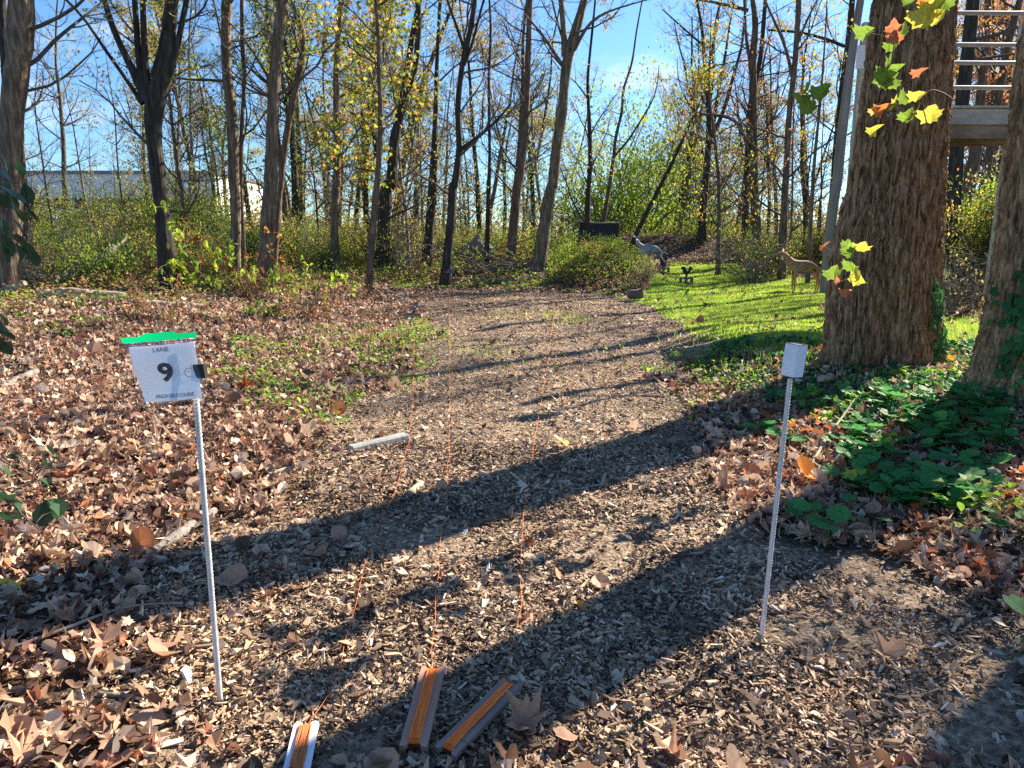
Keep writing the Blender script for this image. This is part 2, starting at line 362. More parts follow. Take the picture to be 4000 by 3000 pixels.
# ------------------------------------------------------------------ wood chips
def sample(x0, x1, y0, y1, dens):
    N = int((x1 - x0) * (y1 - y0) * dens); return rng.uniform(x0, x1, N), rng.uniform(y0, y1, N)
def sample_f(y0, y1, dens, m=1.0, k=.74):
    xw = k * y1 + m; x, y = sample(-xw, xw, y0, y1, dens); q = fr_mask(x, y); return x[q], y[q]
cb = np.array([[x, y, z] for x in (-.5, .5) for y in (-.5, .5) for z in (-.5, .5)])
cf = np.array([[0, 1, 3, 2], [4, 6, 7, 5], [0, 4, 5, 1], [2, 3, 7, 6], [0, 2, 6, 4], [1, 5, 7, 3]])
chipT = []
for s_ in range(6):
    r_ = np.random.default_rng(s_); v = cb.copy(); v[:, :2] += r_.normal(0, .13, (8, 2)); v[v[:, 0] > 0] *= (1, r_.uniform(.3, 1), r_.uniform(.4, 1)); v[:, 2] += v[:, 0] ** 2 * r_.normal(0, .8)
    chipT.append((v, cf))
flatT = []
for s_ in range(4):
    r_ = np.random.default_rng(s_ + 20); flatT.append((np.array([[-.5, -.4, 0], [.5, -.3, .05], [.42, .35, 0], [-.4, .5, .08]]) + r_.normal(0, .08, (4, 3)), np.array([[0, 1, 2, 3]])))
Vs, Fs, off = [], [], 0
for (y0, y1, dn, sz, T) in ((1.45, 3.2, 12500, .8, chipT), (3.2, 5.5, 6500, .9, chipT), (5.5, 10, 3000, 1.05, flatT), (10, 24, 1050, 1.5, flatT)):
    x, y = sample_f(y0, y1, dn); inn = mask(x, y, PATH, .35)
    keep = inn | (rng.random(len(x)) < (.12 if y1 < 6 else .03)); x, y = x[keep], y[keep]
    if not len(x): continue
    dig = fbm(x * 1.1, y * 1.1, 0, 55); k2 = rng.random(len(x)) < np.clip(1.1 + dig * (1.5 if y1 < 6 else .5), .12, 1); x, y = x[k2], y[k2]
    N = len(x); L = np.clip(rng.lognormal(math.log(.021), .5, N), .007, .1) * sz
    z = terrain(x, y) + rng.uniform(0.002, .034, N) * rng.random(N)
    R = rots(rng.uniform(0, 6.28, N), rng.normal(0, .42, N), rng.normal(0, .42, N))
    sc3 = np.c_[L * 1.1, L * rng.uniform(.18, .5, N), np.clip(L * rng.uniform(.08, .22, N), .002, .009)]
    V, Fc = scatter(np.c_[x, y, z], R, sc3, T)
    Vs.append(V); Fs.append(Fc[0] + off); off += len(V)
o = link('wood_chips', mesh_np('wood_chips', np.vstack(Vs), [np.vstack(Fs)], M['chip']))
tag(o, 'tan and grey shredded wood chip mulch covering the path', 'wood chips', kind='stuff')

# ------------------------------------------------------------------ fallen leaves
KEEP = [(G(a / 3.90625, b_ / 3.90625)[0], G(a / 3.90625, b_ / 3.90625)[1], r_) for a, b_, r_ in ((1655, 2700, .17), (1620, 2880, .17), (1900, 2800, .16), (1770, 2930, .15), (1185, 2930, .16), (1190, 2870, .12), (860, 2745, .06))]
Vs, Fs, off = [], [], 0
for (y0, y1, dn, T, sz) in ((1.45, 4, 1000, T_LIT, .72), (4, 8, 680, T_LIT, .78), (8, 15, 330, T_LIT, .9), (15, 34, 140, T_FAR, 1.2)):
    x, y = sample_f(y0, y1, dn); inp = mask(x, y, PATH, .35); inl = mask(x, y, LAWN, .2)
    edge = np.clip(1 - np.abs(fbm(x * .9, y * .9, 0, 91)) * 1.2, 0, 1)
    lft = np.clip((-.3 - x + .4 * fbm(x, y, 0, 33)) / 1.2, 0, 1) if y1 <= 4 else np.zeros_like(x)
    pr = np.where(inp, .028 + .3 * lft * (y < 4), .95)
    pr = np.where(inl, .06, pr)
    rt = (x > 2.4) & ~inp & ~inl & (y < 12); pr = np.where(rt, .6, pr)
    for (qx, qy, qr) in KEEP: pr = np.where(np.hypot(x - qx, y - qy) < qr, 0, pr)
    k = rng.random(len(x)) < pr; x, y, inp = x[k], y[k], inp[k]
    N = len(x); s_ = np.clip(rng.lognormal(math.log(.062), .48, N), .018, .17) * sz * np.where(inp & (rng.random(N) < .8), .6, 1)
    z = terrain(x, y) + rng.uniform(.008, .055, N) * np.where(inp, .7, 1.1)
    R = rots(rng.uniform(0, 6.28, N), rng.normal(0, .6, N), rng.normal(0, .6, N))
    V, Fc = scatter(np.c_[x, y, z], R, np.c_[s_ * rng.uniform(.7, 1.1, N), s_, s_ * rng.uniform(.3, 1.7, N)], T); Vs.append(V); Fs.append(Fc[0] + off); off += len(V)
o = link('fallen_leaves', mesh_np('fallen_leaves', np.vstack(Vs), [np.vstack(Fs)], M['litter']))
tag(o, 'dry brown fallen leaves carpeting the ground beside the path', 'fallen leaves', kind='stuff')
# reddish leaves in the right-hand bed
x, y = sample(2.2, 7.5, 3.0, 10, 60); k = ~mask(x, y, PATH, .3) & ~mask(x, y, LAWN, .2) & fr_mask(x, y) & (fbm(x * .8, y * .8, 0, 12) > -.1); x, y = x[k], y[k]; N = len(x)
V, Fc = scatter(np.c_[x, y, terrain(x, y) + rng.uniform(.02, .08, N)], rots(rng.uniform(0, 6.28, N), rng.normal(0, .6, N), rng.normal(0, .6, N)), rng.uniform(.05, .11, N), T_LIT)
tag(link('red_fallen_leaves', mesh_np('red_fallen_leaves', V, Fc, M['litter_red'])), 'scattered rusty red fallen leaves in the bed on the right', 'fallen leaves', kind='stuff')

# ------------------------------------------------------------------ grass
bl = (np.array([[-.5, 0, 0], [.5, 0, 0], [.28, .25, .6], [-.28, .25, .6], [0, .75, 1.0]]), None)
def blades(x, y, h, w, nm, mat, lab, kind='stuff'):
    N = len(x); a = rng.uniform(0, 6.28, N); V0 = bl[0]
    sc = np.c_[w, h * rng.uniform(.2, .9, N), h]
    v = np.einsum('nij,nkj->nki', rots(a, rng.normal(0, .12, N), rng.normal(0, .2, N)), V0[None] * sc[:, None]) + np.c_[x, y, terrain(x, y) - .005][:, None]
    base = (np.arange(N) * 5)[:, None]
    me = mesh_np(nm, v.reshape(-1, 3), [base + np.array([0, 1, 2, 3]), base + np.array([3, 2, 4])], mat)
    return tag(link(nm, me), lab, 'grass', kind=kind)
x, y = sample(-1, 16, 9, 38, 900); k = mask(x, y, LAWN, .2) & fr_mask(x, y); x, y = x[k], y[k]
k = rng.random(len(x)) < np.clip(1.3 - y / 40, .4, 1); x, y = x[k], y[k]; N = len(x)
blades(x, y, rng.uniform(.03, .065, N), rng.uniform(.006, .012, N) * np.clip(y / 11, 1, 3), 'lawn_grass', M['grass'], 'short sunlit green grass of the curving strip of lawn')
# ragged tufts along the path edges
cx_, cy_ = [], []
for (px, py, r, c) in ((815, 352, .7, 500), (770, 352, .6, 400), (845, 358, .5, 350), (720, 335, .5, 200), (375, 343, .5, 220), (555, 316, .25, 90), (400, 337, .5, 180), (570, 322, .3, 80), (500, 318, .3, 60), (480, 355, .4, 90), (890, 328, .8, 300), (965, 335, .8, 500)):
    g = G(px, py); cx_.append(rng.normal(g[0], r, c)); cy_.append(rng.normal(g[1], r * .8, c))
x, y = np.concatenate(cx_), np.concatenate(cy_); N = len(x)
blades(x, y, rng.uniform(.06, .18, N), rng.uniform(.006, .012, N), 'grass_tufts', M['grass'], 'ragged longer grass tufts along the edges of the path')

# ------------------------------------------------------------------ low green ground cover
def cover(name, label, polys, dens, hgt, size, T, mat, nfreq=.9, thr=-.2, seed=0, kind='stuff', cat='ground cover'):
    P = []
    for poly, w in polys:
        wp = gpoly(poly); a = np.array(wp); x, y = sample(a[:, 0].min(), a[:, 0].max(), a[:, 1].min(), a[:, 1].max(), dens * w)
        k = mask(x, y, wp, .4) & (fbm(x * nfreq, y * nfreq, 0, seed + 41) > thr) & fr_mask(x, y); x, y = x[k], y[k]
        hh = hgt * np.clip(.6 + .7 * fbm(x * .8, y * .8, 0, seed + 7), .15, 1.6)
        z = terrain(x, y) + rng.random(len(x)) ** .8 * hh + .02
        P.append(np.c_[x, y, z])
    P = np.vstack(P); N = len(P)
    V, Fc = scatter(P, rots(rng.uniform(0, 6.28, N), rng.normal(-.25, .45, N), rng.normal(0, .45, N)), rng.uniform(size[0], size[1], N) * (1 + P[:, 1] / 40), T)
    return tag(link(name, mesh_np(name, V, Fc, mat)), label, cat, kind=kind)
cover('weeds', 'low bright green weeds spreading over the leaf litter at the path edge',
      [([(205, 345), (330, 330), (425, 318), (440, 345), (425, 385), (365, 435), (280, 420), (225, 400)], .75), ([(395, 272), (640, 272), (640, 292), (520, 292), (440, 290), (405, 292)], 1.0),
       ([(640, 375), (700, 348), (800, 358), (830, 385), (760, 400), (690, 405)], .8), ([(560, 262), (600, 285), (700, 300), (640, 302), (570, 292)], .6),
       ([(20, 295), (220, 300), (225, 325), (90, 330), (10, 350)], .8), ([(425, 355), (640, 350), (640, 395), (430, 390)], .05), ([(600, 395), (760, 395), (770, 450), (700, 440)], .25)],
      330, .14, (.03, .06), T_OV, M['weed'], thr=.12, nfreq=2.2)
cover('ivy_cover', 'dark glossy ivy and creeper covering the ground round the big trees',
      [([(700, 350), (835, 345), (960, 345), (1060, 330), (1080, 420), (900, 430), (760, 410), (710, 385)], 1.0)], 330, .16, (.05, .09), T_STAR, M['lf_ivy'], thr=-.35, seed=5)
cover('ground_vines', 'pale and mid green vines sprawling over the bed on the right',
      [([(770, 400), (1060, 372), (1080, 560), (900, 540), (810, 470)], 1.0)], 230, .2, (.05, .1), T_OV + T_STAR, M['weed'], thr=-.25, seed=9)

# ------------------------------------------------------------------ undergrowth of the woods
UND = [([(-30, 262), (230, 262), (400, 262), (560, 258), (600, 275), (560, 285), (400, 285), (240, 296), (120, 305), (-30, 320)], 1.0)]
cover('undergrowth', 'tangled green undergrowth along the foot of the woods on the left', UND, 110, .5, (.04, .075), T_DI, M['lf_green'], thr=-.35, seed=15, cat='undergrowth')
cover('dry_undergrowth', 'dry brown stems and leaves mixed through the undergrowth on the left', UND, 55, .5, (.05, .09), T_DI, M['lf_dry'], thr=-.3, seed=19, cat='undergrowth')
def field_cover(name, label, x0, x1, y0, y1, dens, h, mat, cond=None, seed=0, size=(.07, .13)):
    x, y = sample(x0, x1, y0, y1, dens); k = fr_mask(x, y) & ~mask(x, y, LAWN, .2) & ~mask(x, y, PATH, .3)
    if cond is not None: k &= cond(x, y)
    x, y = x[k], y[k]; hh = h * np.clip(.7 + .8 * fbm(x * .35, y * .35, 0, seed), .1, 1.8)
    P = np.c_[x, y, terrain(x, y) + rng.random(len(x)) * hh]; N = len(P)
    V, Fc = scatter(P, rots(rng.uniform(0, 6.28, N), rng.normal(-.3, .6, N), rng.normal(0, .5, N)), rng.uniform(*size, N), T_DI)
    tag(link(name, mesh_np(name, V, Fc, mat)), label, 'undergrowth', kind='stuff')
field_cover('woodland_undergrowth', 'mixed green and yellow brush covering the floor of the far woods', -60, 60, 24, 75, 16, 1.3, M['lf_green'], seed=3, size=(.1, .2), cond=lambda x, y: ~((x > 1.5) & (x < 12) & (y < 36)))
field_cover('woodland_brush', 'tawny dry brush between the trunks of the far woods', -60, 60, 28, 75, 9, 1.5, M['lf_pale'], seed=8, size=(.1, .2), cond=lambda x, y: ~((x > 1.5) & (x < 12) & (y < 36)))
field_cover('bank_cover', 'green brush covering the bank behind the big trees on the right', 6, 30, 11, 32, 90, .4, M['lf_green'], seed=5, size=(.05, .1), cond=lambda x, y: x > 8.3 + .30 * (y - 12.5))
field_cover('mound_vines', 'yellow green honeysuckle vines over the low mound beside the lawn', .8, 5.6, 21.5, 28, 300, .38, M['lf_bright'], seed=2, size=(.05, .09), cond=lambda x, y: np.exp(-((x - 3.1) / 1.7) ** 2 - ((y - 25) / 2.4) ** 2) > .28)
field_cover('mound_litter', 'brown leaves caught in the vines of the low mound', 1.0, 5.8, 21.0, 28, 110, .2, M['lf_dry'], seed=2, size=(.06, .1), cond=lambda x, y: np.exp(-((x - 3.4) / 1.7) ** 2 - ((y - 24.6) / 2.4) ** 2) > .2)
field_cover('berm_litter', 'dark brown leaf litter on the berm behind the lawn', 3, 24, 33, 42, 60, .12, M['litter'], seed=2, size=(.08, .15))

# ------------------------------------------------------------------ trees
class Grow:
    """collects limbs as centre lines; tubes of one point count are built together"""
    def __init__(s, seed): s.p = {}; s.tips = []; s.r = random.Random(seed); s.n = np.random.default_rng(seed)
    def put(s, lv, P, r): s.p.setdefault((lv, len(P)), []).append((P, r))
    def branch(s, p, d, L, r0, lv, n, r1=None, up=.06, wig=.18):
        P = np.zeros((n, 3)); P[0] = p; d = np.asarray(d, float); d = d / np.linalg.norm(d); st = L / (n - 1)
        for i in range(1, n):
            d = d + s.n.normal(0, wig, 3); d[2] += up; d /= np.linalg.norm(d); P[i] = P[i - 1] + d * st
        r = np.linspace(r0, r0 * .35 if r1 is None else r1, n); s.put(lv, P, r); return P, r
    def crown(s, P, r, zmin, nb, L1, spread=1.0, l2=5, l3=4, up=.07, zmax=99, tipk=1.0, tw=.0045, rk=.5):
        n = len(P); zs = P[:, 2]; idx = [i for i in range(n) if zmin < zs[i] < zmax]
        if not idx: return
        for b in range(nb):
            i = idx[int(s.r.random() * len(idx))]; a = s.r.uniform(0, 2 * math.pi); el = s.r.uniform(.15, .9)
            fr = 1 - .55 * (zs[i] - zmin) / max(.1, zs[-1] - zmin)
            d = np.array([math.cos(a) * spread, math.sin(a) * spread, el]); L = L1 * fr * s.r.uniform(.55, 1.15)
            B, rb = s.branch(P[i], d, L, min(r[i] * rk, .012 + L * .011), 1, 7, up=up, wig=.16)
            for c in range(l2):
                j = s.r.randint(2, 6); t = B[min(j + 1, 6)] - B[j - 1]; t /= np.linalg.norm(t) + 1e-9
                d2 = t + s.n.normal(0, .6, 3); L2 = L * s.r.uniform(.25, .5)
                B2, r2 = s.branch(B[j], d2, L2, rb[j] * .55, 2, 5, up=up * .6, wig=.2)
                for e in range(l3):
                    q = s.r.randint(1, 4); t2 = B2[q] - B2[q - 1]; t2 /= np.linalg.norm(t2) + 1e-9
                    B3, _ = s.branch(B2[q], t2 + s.n.normal(0, .65, 3), L2 * s.r.uniform(.3, .7), tw, 3, 4, r1=tw * .5, up=.02, wig=.25)
                    s.tips.append(B3[-1]); s.tips.append(B3[2])
                s.tips.append(B2[-1])
    def mesh(s, name, levels, mat, k=(10, 6, 4, 3)):
        Vs, Fs, off = [], [], 0
        for (lv, n), L in s.p.items():
            if lv not in levels: continue
            V, Q = tubes(np.array([a for a, _ in L]), np.array([b for _, b in L]), k[lv]); Vs.append(V); Fs.append(Q + off); off += len(V)
        if not Vs: return None
        return mesh_np(name, np.vstack(Vs), [np.vstack(Fs)], mat, smooth=True)
    def leaves(s, name, n, size, T, mat, jit=.12, zr=None, clump=0):
        t = np.array(s.tips)
        if zr is not None: t = t[(t[:, 2] > zr[0]) & (t[:, 2] < zr[1])]
        if clump: # keep leaves on part of the crown so gaps stay open
            q = vnoise(t[:, 0] * clump, t[:, 1] * clump, t[:, 2] * clump, 4) > -.15; t = t[q] if q.sum() > 10 else t
        if not len(t): return None
        P = t[s.n.integers(0, len(t), n)] + s.n.normal(0, jit, (n, 3)); N = len(P)
        V, Fc = scatter(P, rots(s.n.uniform(0, 6.28, N), s.n.normal(-.9, .6, N), s.n.normal(0, .6, N)), s.n.uniform(size[0], size[1], N), T, s.n.integers(0, len(T), N))
        return mesh_np(name, V, Fc, mat)
def resample(P, r, step):
    P = np.asarray(P, float); d = np.r_[0, np.cumsum(np.linalg.norm(np.diff(P, axis=0), axis=1))]
    n = max(4, int(d[-1] / step)); t = np.linspace(0, d[-1], n)
    # catmull-like smoothing: interpolate then average
    Q = np.c_[[np.interp(t, d, P[:, k]) for k in range(3)]].T; rr = np.interp(t, d, r)
    for _ in range(3): Q[1:-1] = (Q[:-2] + 2 * Q[1:-1] + Q[2:]) / 4; rr[1:-1] = (rr[:-2] + 2 * rr[1:-1] + rr[2:]) / 4
    return Q, rr
def trace(pts, D, dy=0.0):
    """(x,y,width) points of the source photo, at depth D; dy tilts the line away from the camera with height"""
    P, r = [], []
    for (x, y, w) in pts:
        a, b_ = s2p(x, y); p = at(a, b_, D)
        if dy:
            p = at(a, b_, D + dy * max(0, p[2]))
        P.append(p); r.append(w / 3.90625 / 2 / F * fdist(p))
    return P, r
def c1(x, y, w): return (x / 2.212, y / 2.212, w / 2.212)
def cr(ox, oy): return lambda x, y, w: (ox + x / 2.212, oy + y / 2.212, w / 2.212)
K1, K2, K3, K4 = cr(0, 0), cr(1000, 0), cr(2000, 0), cr(3000, 0)
K5, K6, K7, K8 = cr(0, 700), cr(1000, 700), cr(2000, 700), cr(3000, 700)
TIN = []
def traced_tree(name, label, D, stem, limbs=(), H=15., bk='bark_a', nb=16, L1=3.0, zmin=2.2, leaf=None, nleaf=0, lsz=(.07, .11), T=T_STAR, flare=1.35, seed=0, tw='twig', l2=5, l3=4, zr=None, group=None, step=.25, jit=.12, clump=0, cat='tree', twr=.0045, extend=True):
    """stem: bottom -> top points"""
    P, r = trace(stem, D); P = [np.array(p) for p in P]
    # down to the ground
    d = P[0] - P[1]; g = th(P[0][0], P[0][1])
    if P[0][2] > g:
        sl_ = d / max(.05, -d[2]) if d[2] < 0 else np.array([0, 0, -1.]); sl_[0] = np.clip(sl_[0], -.25, .25)
        q = P[0] + sl_ * (P[0][2] - g + .1); P.insert(0, q); r.insert(0, r[0] * flare)
    else:
        r[0] *= 1.0; P[0][2] = min(P[0][2], g - .1)
    gr = Grow(seed + 100)
    forks = []
    if extend:
        d = P[-1] - P[-2]; d /= np.linalg.norm(d); d[2] = max(d[2], .7); top = P[-1][2]
        nseg = max(2, int((H - top) / 1.2)); q = P[-1].copy(); rr = r[-1]
        for i in range(nseg):
            d = d + gr.n.normal(0, .07, 3); d[2] = max(d[2], .6); d /= np.linalg.norm(d); q = q + d * 1.2; rr = max(.03, rr * (1 - .8 / nseg)); P.append(q.copy()); r.append(rr)
    Q, rq = resample(P, r, step); 
    rq = rq * (1 + .04 * gr.n.normal(size=len(rq)))
    gr.put(0, Q, rq)
    for lb in limbs:
        LP, lr = trace(lb, D, dy=0)
        LP = [np.array(p) for p in LP]; k = gr.r.uniform(-.25, .25)
        for i in range(1, len(LP)): LP[i] = LP[i] * 1.0; 
        e = LP[-1]
        if lb[-1][1] < 30 and extend:
            d = LP[-1] - LP[-2]; d /= np.linalg.norm(d); q = e.copy(); rr = lr[-1]
            for i in range(4):
                d = d + gr.n.normal(0, .1, 3); d[1] += k * .4; d /= np.linalg.norm(d); q = q + d * (H - e[2]) / 5; rr *= .72; LP.append(q.copy()); lr.append(rr)
        LQ, lrq = resample(LP, lr, step * 1.3); gr.put(0, LQ, lrq); gr.crown(LQ, lrq, max(zmin, LQ[0][2]), max(3, nb // 3), L1 * .7, l2=l2, l3=l3, tw=twr)
    gr.crown(Q, rq, zmin, nb, L1, l2=l2, l3=l3, tw=twr)
    t = thing(name, label, cat, (Q[0][0], Q[0][1], th(Q[0][0], Q[0][1])), group=group); o0 = np.array(t.location)
    def ch(nm, me):
        if me is None: return
        o = link(nm, me, t); o.location = -Vector(o0); return o
    ch('trunk', gr.mesh('trunk', (0,), M[bk], k=(14, 6, 4, 3))); ch('branches', gr.mesh('branches', (1, 2, 3), M[tw]))
    if leaf: ch('leaves', gr.leaves('leaves', nleaf, lsz, T, M[leaf], jit=jit, zr=zr, clump=clump))
    return t, Q, rq
TT = traced_tree
TT('tree', 'thick ridged trunk cut by the left edge of the photo', 15, [(30, 960, 95), (38, 750, 95), (38, 500, 80), (70, 250, 88), (88, 0, 92)], bk='bark_b', nb=14, seed=1, L1=3.5, zmin=4)
TT('tree', 'dark stem just behind the trunk at the left edge', 18, [(95, 1000, 50), (85, 750, 45), (70, 560, 38), (20, 300, 30), (5, 0, 30)], bk='bark_dark', nb=8, seed=2)
TT('forked_tree', 'black trunk that forks low into several steep limbs on the left', 17, [K5(1440, 640, 150), K5(1410, 400, 112), K5(1370, 0, 125), K1(1340, 1300, 118), K1(1310, 1050, 128), K1(1330, 860, 190), K1(1400, 700, 150), K1(1450, 500, 105), K1(1470, 300, 95), K1(1490, 0, 95)],
   [[K1(1270, 880, 90), K1(1190, 700, 62), K1(1090, 480, 55), K1(960, 250, 52), K1(900, 0, 45)], [K1(1270, 860, 70), K1(1195, 650, 52), K1(1190, 380, 50), K1(1165, 0, 45)], [K1(1290, 850, 80), K1(1245, 600, 55), K1(1250, 300, 50), K1(1225, 0, 48)],
    [K1(1320, 680, 60), K1(1390, 480, 45), K1(1425, 200, 38), K1(1450, 0, 35)], [K1(1480, 640, 45), K1(1530, 480, 50), K1(1560, 200, 50), K1(1620, 0, 45)], [K1(1230, 900, 40), K1(1070, 640, 30), K1(870, 400, 28), K1(740, 130, 25), K1(580, 0, 22)]],
   bk='bark_dark', nb=14, seed=3, leaf='lf_yg', nleaf=2200, lsz=(.06, .10), L1=2.6, l2=6, l3=5)
TT('tree', 'straight grey trunk between the forked tree and the big leaning trunk', 20, [K5(2030, 760, 90), K5(2040, 500, 80), K5(2030, 0, 88), K1(2020, 1659, 92), K1(2010, 1000, 90), K1(1955, 600, 85), K1(1950, 300, 85), K1(1960, 0, 85)], bk='bark_b', nb=12, seed=4, leaf='lf_green', nleaf=500)
TT('tree', 'slim crooked stem close to the straight grey trunk', 20.5, [K5(2110, 700, 40), K1(2080, 1659, 38), K1(2090, 1000, 34), K1(2120, 700, 34), K1(2090, 400, 36), K1(2090, 0, 34)], bk='bark_a', nb=8, seed=5)
TT('leaning_tree', 'big grey-brown trunk leaning right, nearest tree left of the path', 19, [K6(70, 1000, 150), K6(80, 900, 128), K6(100, 400, 125), K6(130, 0, 118), K2(130, 1659, 116), K2(130, 1400, 112), K2(150, 900, 100), K2(170, 500, 98), K2(230, 0, 92)], bk='bark_b', nb=10, seed=6, zmin=5)
TT('tree', 'rough leaning trunk just right of the big leaning trunk', 23, [K6(180, 350, 60), K2(200, 1659, 62), K2(230, 1400, 60), K2(290, 1000, 58), K2(380, 600, 58), K2(430, 300, 50), K2(350, 130, 42), K2(300, 0, 36)], bk='bark_red', nb=12, seed=7, leaf='lf_green', nleaf=2000)
TT('tree', 'sunlit-edged brown trunk behind the leafy maple branches', 26, [K6(680, 640, 80), K6(680, 400, 76), K6(690, 0, 76), K2(700, 1659, 72), K2(700, 1200, 64), K2(690, 700, 55), K2(720, 100, 50), K2(735, 0, 50)], bk='bark_b', nb=12, seed=8, leaf='lf_yg', nleaf=2800, lsz=(.09, .15), l2=6, l3=5)
TT('maple_tree', 'slender curved trunk carrying yellow and green maple leaves left of centre', 21, [K6(980, 840, 58), K6(1010, 400, 60), K6(1050, 0, 52), K2(1040, 1659, 52), K2(1075, 1200, 46), K2(1078, 900, 44), K2(1060, 600, 36), K2(1060, 300, 32), K2(1030, 0, 30)], bk='bark_red', nb=26, seed=9, leaf='lf_yg', nleaf=3600, lsz=(.11, .18), T=T_MAP, L1=3.4, jit=.25, l2=6, l3=5, zmin=3.2)
TT('twin_tree', 'dark vine-wrapped trunk splitting into two upright stems', 27, [K6(1100, 520, 110), K6(1130, 0, 108), K2(1170, 1659, 104), K2(1190, 1200, 84), K2(1300, 800, 56), K2(1380, 600, 50), K2(1410, 200, 52), K2(1400, 0, 52)], [[K2(1210, 1150, 60), K2(1290, 700, 50), K2(1350, 300, 45), K2(1395, 60, 40)]], bk='bark_dark', nb=14, seed=10, leaf='lf_yg', nleaf=900)
TT('tree', 'wavy dark trunk with a thin upper fork, left of the forked central tree', 24, [K6(1650, 720, 85), K6(1690, 300, 70), K6(1700, 0, 70), K2(1710, 1659, 68), K2(1760, 1300, 52), K2(1750, 1100, 50), K2(1740, 900, 48), K2(1790, 500, 50), K2(1870, 200, 46), K2(1890, 0, 45)],
   [[K2(1800, 430, 34), K2(1750, 250, 26), K2(1640, 0, 20)], [K2(1760, 1300, 40), K2(1900, 1200, 30), K2(2100, 1050, 22), K2(2200, 900, 16)], [K2(1800, 560, 30), K2(1870, 400, 24), K2(1960, 0, 20)]], bk='bark_dark', nb=14, seed=11)
TT('sapling', 'thin straight dark sapling right of the wavy dark trunk', 28, [K6(2000, 400, 38), K6(2010, 0, 30), K2(2020, 1400, 26), K2(2010, 700, 24), K2(2030, 300, 22), K2(2020, 0, 18)], bk='bark_dark', nb=10, seed=12, L1=1.5)
TT('tree', 'dark tangled trunk left of the wavy one, wrapped in climbing stems', 29, [K6(1500, 420, 80), K6(1530, 0, 75), K2(1530, 1500, 60), K2(1550, 1000, 40), K2(1560, 600, 34), K2(1590, 0, 30)], bk='bark_dark', nb=12, seed=13, leaf='lf_pale', nleaf=900)
TT('forked_tree', 'tall smooth grey trunk at the centre that forks near the top of the photo', 26, [K7(225, 800, 190), K7(235, 720, 140), K7(290, 350, 104), K7(350, 0, 96), K3(350, 1659, 94), K3(380, 1300, 90), K3(430, 1000, 88), K3(455, 700, 80), K3(480, 480, 100), K3(540, 300, 85), K3(590, 130, 72), K3(625, 0, 66)],
   [[K3(455, 480, 60), K3(450, 250, 48), K3(420, 0, 46)], [K3(430, 560, 36), K3(310, 360, 26), K3(190, 200, 22), K3(110, 125, 14)], [K3(540, 430, 36), K3(650, 190, 28), K3(740, 130, 24), K3(940, 60, 14)], [K3(480, 450, 24), K3(400, 250, 20), K3(350, 0, 16)]], bk='bark_b', nb=12, seed=14, zmin=6, extend=True)
TT('tree', 'straight dark trunk directly left of the central forked tree', 29, [K7(0, 560, 84), K7(50, 0, 80), K3(60, 1600, 78), K3(85, 1400, 68), K3(120, 1000, 56), K3(140, 500, 52), K3(155, 0, 50)], bk='bark_red', nb=14, seed=15, leaf='lf_pale', nleaf=500)
TT('tree', 'vine-covered trunk right of the forked central tree, yellow with leaves', 31, [K7(650, 380, 50), K7(660, 0, 44), K3(680, 1500, 42), K3(670, 1100, 36), K3(650, 700, 26), K3(700, 200, 20), K3(720, 0, 16)], bk='bark_dark', nb=14, seed=16, leaf='lf_pale', nleaf=1200)
TT('sapling', 'crooked bare sapling alone against the open blue sky', 33, [K7(790, 370, 36), K7(850, 0, 32), K3(860, 1500, 30), K3(900, 1150, 26), K3(960, 950, 24), K3(948, 800, 22), K3(1040, 550, 18), K3(1070, 300, 15), K3(1125, 0, 12)],
   [[K3(890, 1345, 22), K3(1000, 1230, 20), K3(1100, 1060, 16), K3(1180, 940, 14), K3(1260, 780, 10), K3(1270, 560, 6)]], bk='bark_a', nb=7, seed=17, L1=2.0, l2=4, l3=4, twr=.004)
TT('leaning_pole', 'black dead stem leaning steeply right behind the grey deer target', 33, [K7(1060, 500, 46), K7(1120, 380, 40), K7(1220, 180, 34), K7(1310, 0, 36), K3(1340, 1500, 34), K3(1480, 1200, 24), K3(1640, 850, 14)], bk='bark_dark', nb=3, seed=18, L1=1, extend=False, cat='dead tree')
TT('tree', 'dark trunk with a low side limb beyond the far end of the lawn', 37, [K7(1640, 475, 74), K7(1670, 0, 62), K3(1690, 1400, 58), K3(1700, 1180, 52), K3(1700, 900, 40), K3(1665, 600, 32), K3(1650, 300, 28), K3(1600, 0, 20)],
   [[K3(1715, 1190, 40), K3(1820, 1000, 34), K3(1900, 700, 28), K3(1990, 400, 22), K3(2020, 0, 16)], [K3(1690, 980, 30), K3(1740, 700, 26), K3(1740, 300, 22), K3(1800, 0, 18)], [K3(1660, 400, 20), K3(1430, 200, 14), K3(1300, 80, 10)]], bk='bark_dark', nb=16, seed=19, leaf='lf_orange', nleaf=260)
TT('tree', 'tall trunk with an arching side limb standing right of the far end of the lawn', 31, [K7(2125, 600, 80), K7(2100, 200, 78), K3(2090, 1659, 78), K3(2085, 1000, 68), K3(2080, 500, 60), K3(2110, 200, 54), K3(2080, 0, 44)],
   [[K3(2060, 1350, 36), K3(1980, 1080, 34), K3(1900, 990, 30), K3(1720, 1000, 26), K3(1570, 990, 18), K3(1500, 850, 10), K3(1420, 700, 7), K3(1430, 500, 5)], [K3(2070, 600, 30), K3(2020, 350, 26), K3(2010, 0, 20)], [K3(2040, 90, 34), K3(1850, 40, 26), K3(1680, 5, 20)]], bk='bark_a', nb=14, seed=20, leaf='lf_orange', nleaf=350)
TT('tree', 'shadowed trunk just left of the tall one with the arching limb', 34, [K3(2020, 1800, 60), K3(2035, 1400, 56), K3(2060, 900, 50), K3(2150, 500, 40), K3(2190, 0, 34)], bk='bark_dark', nb=10, seed=21)
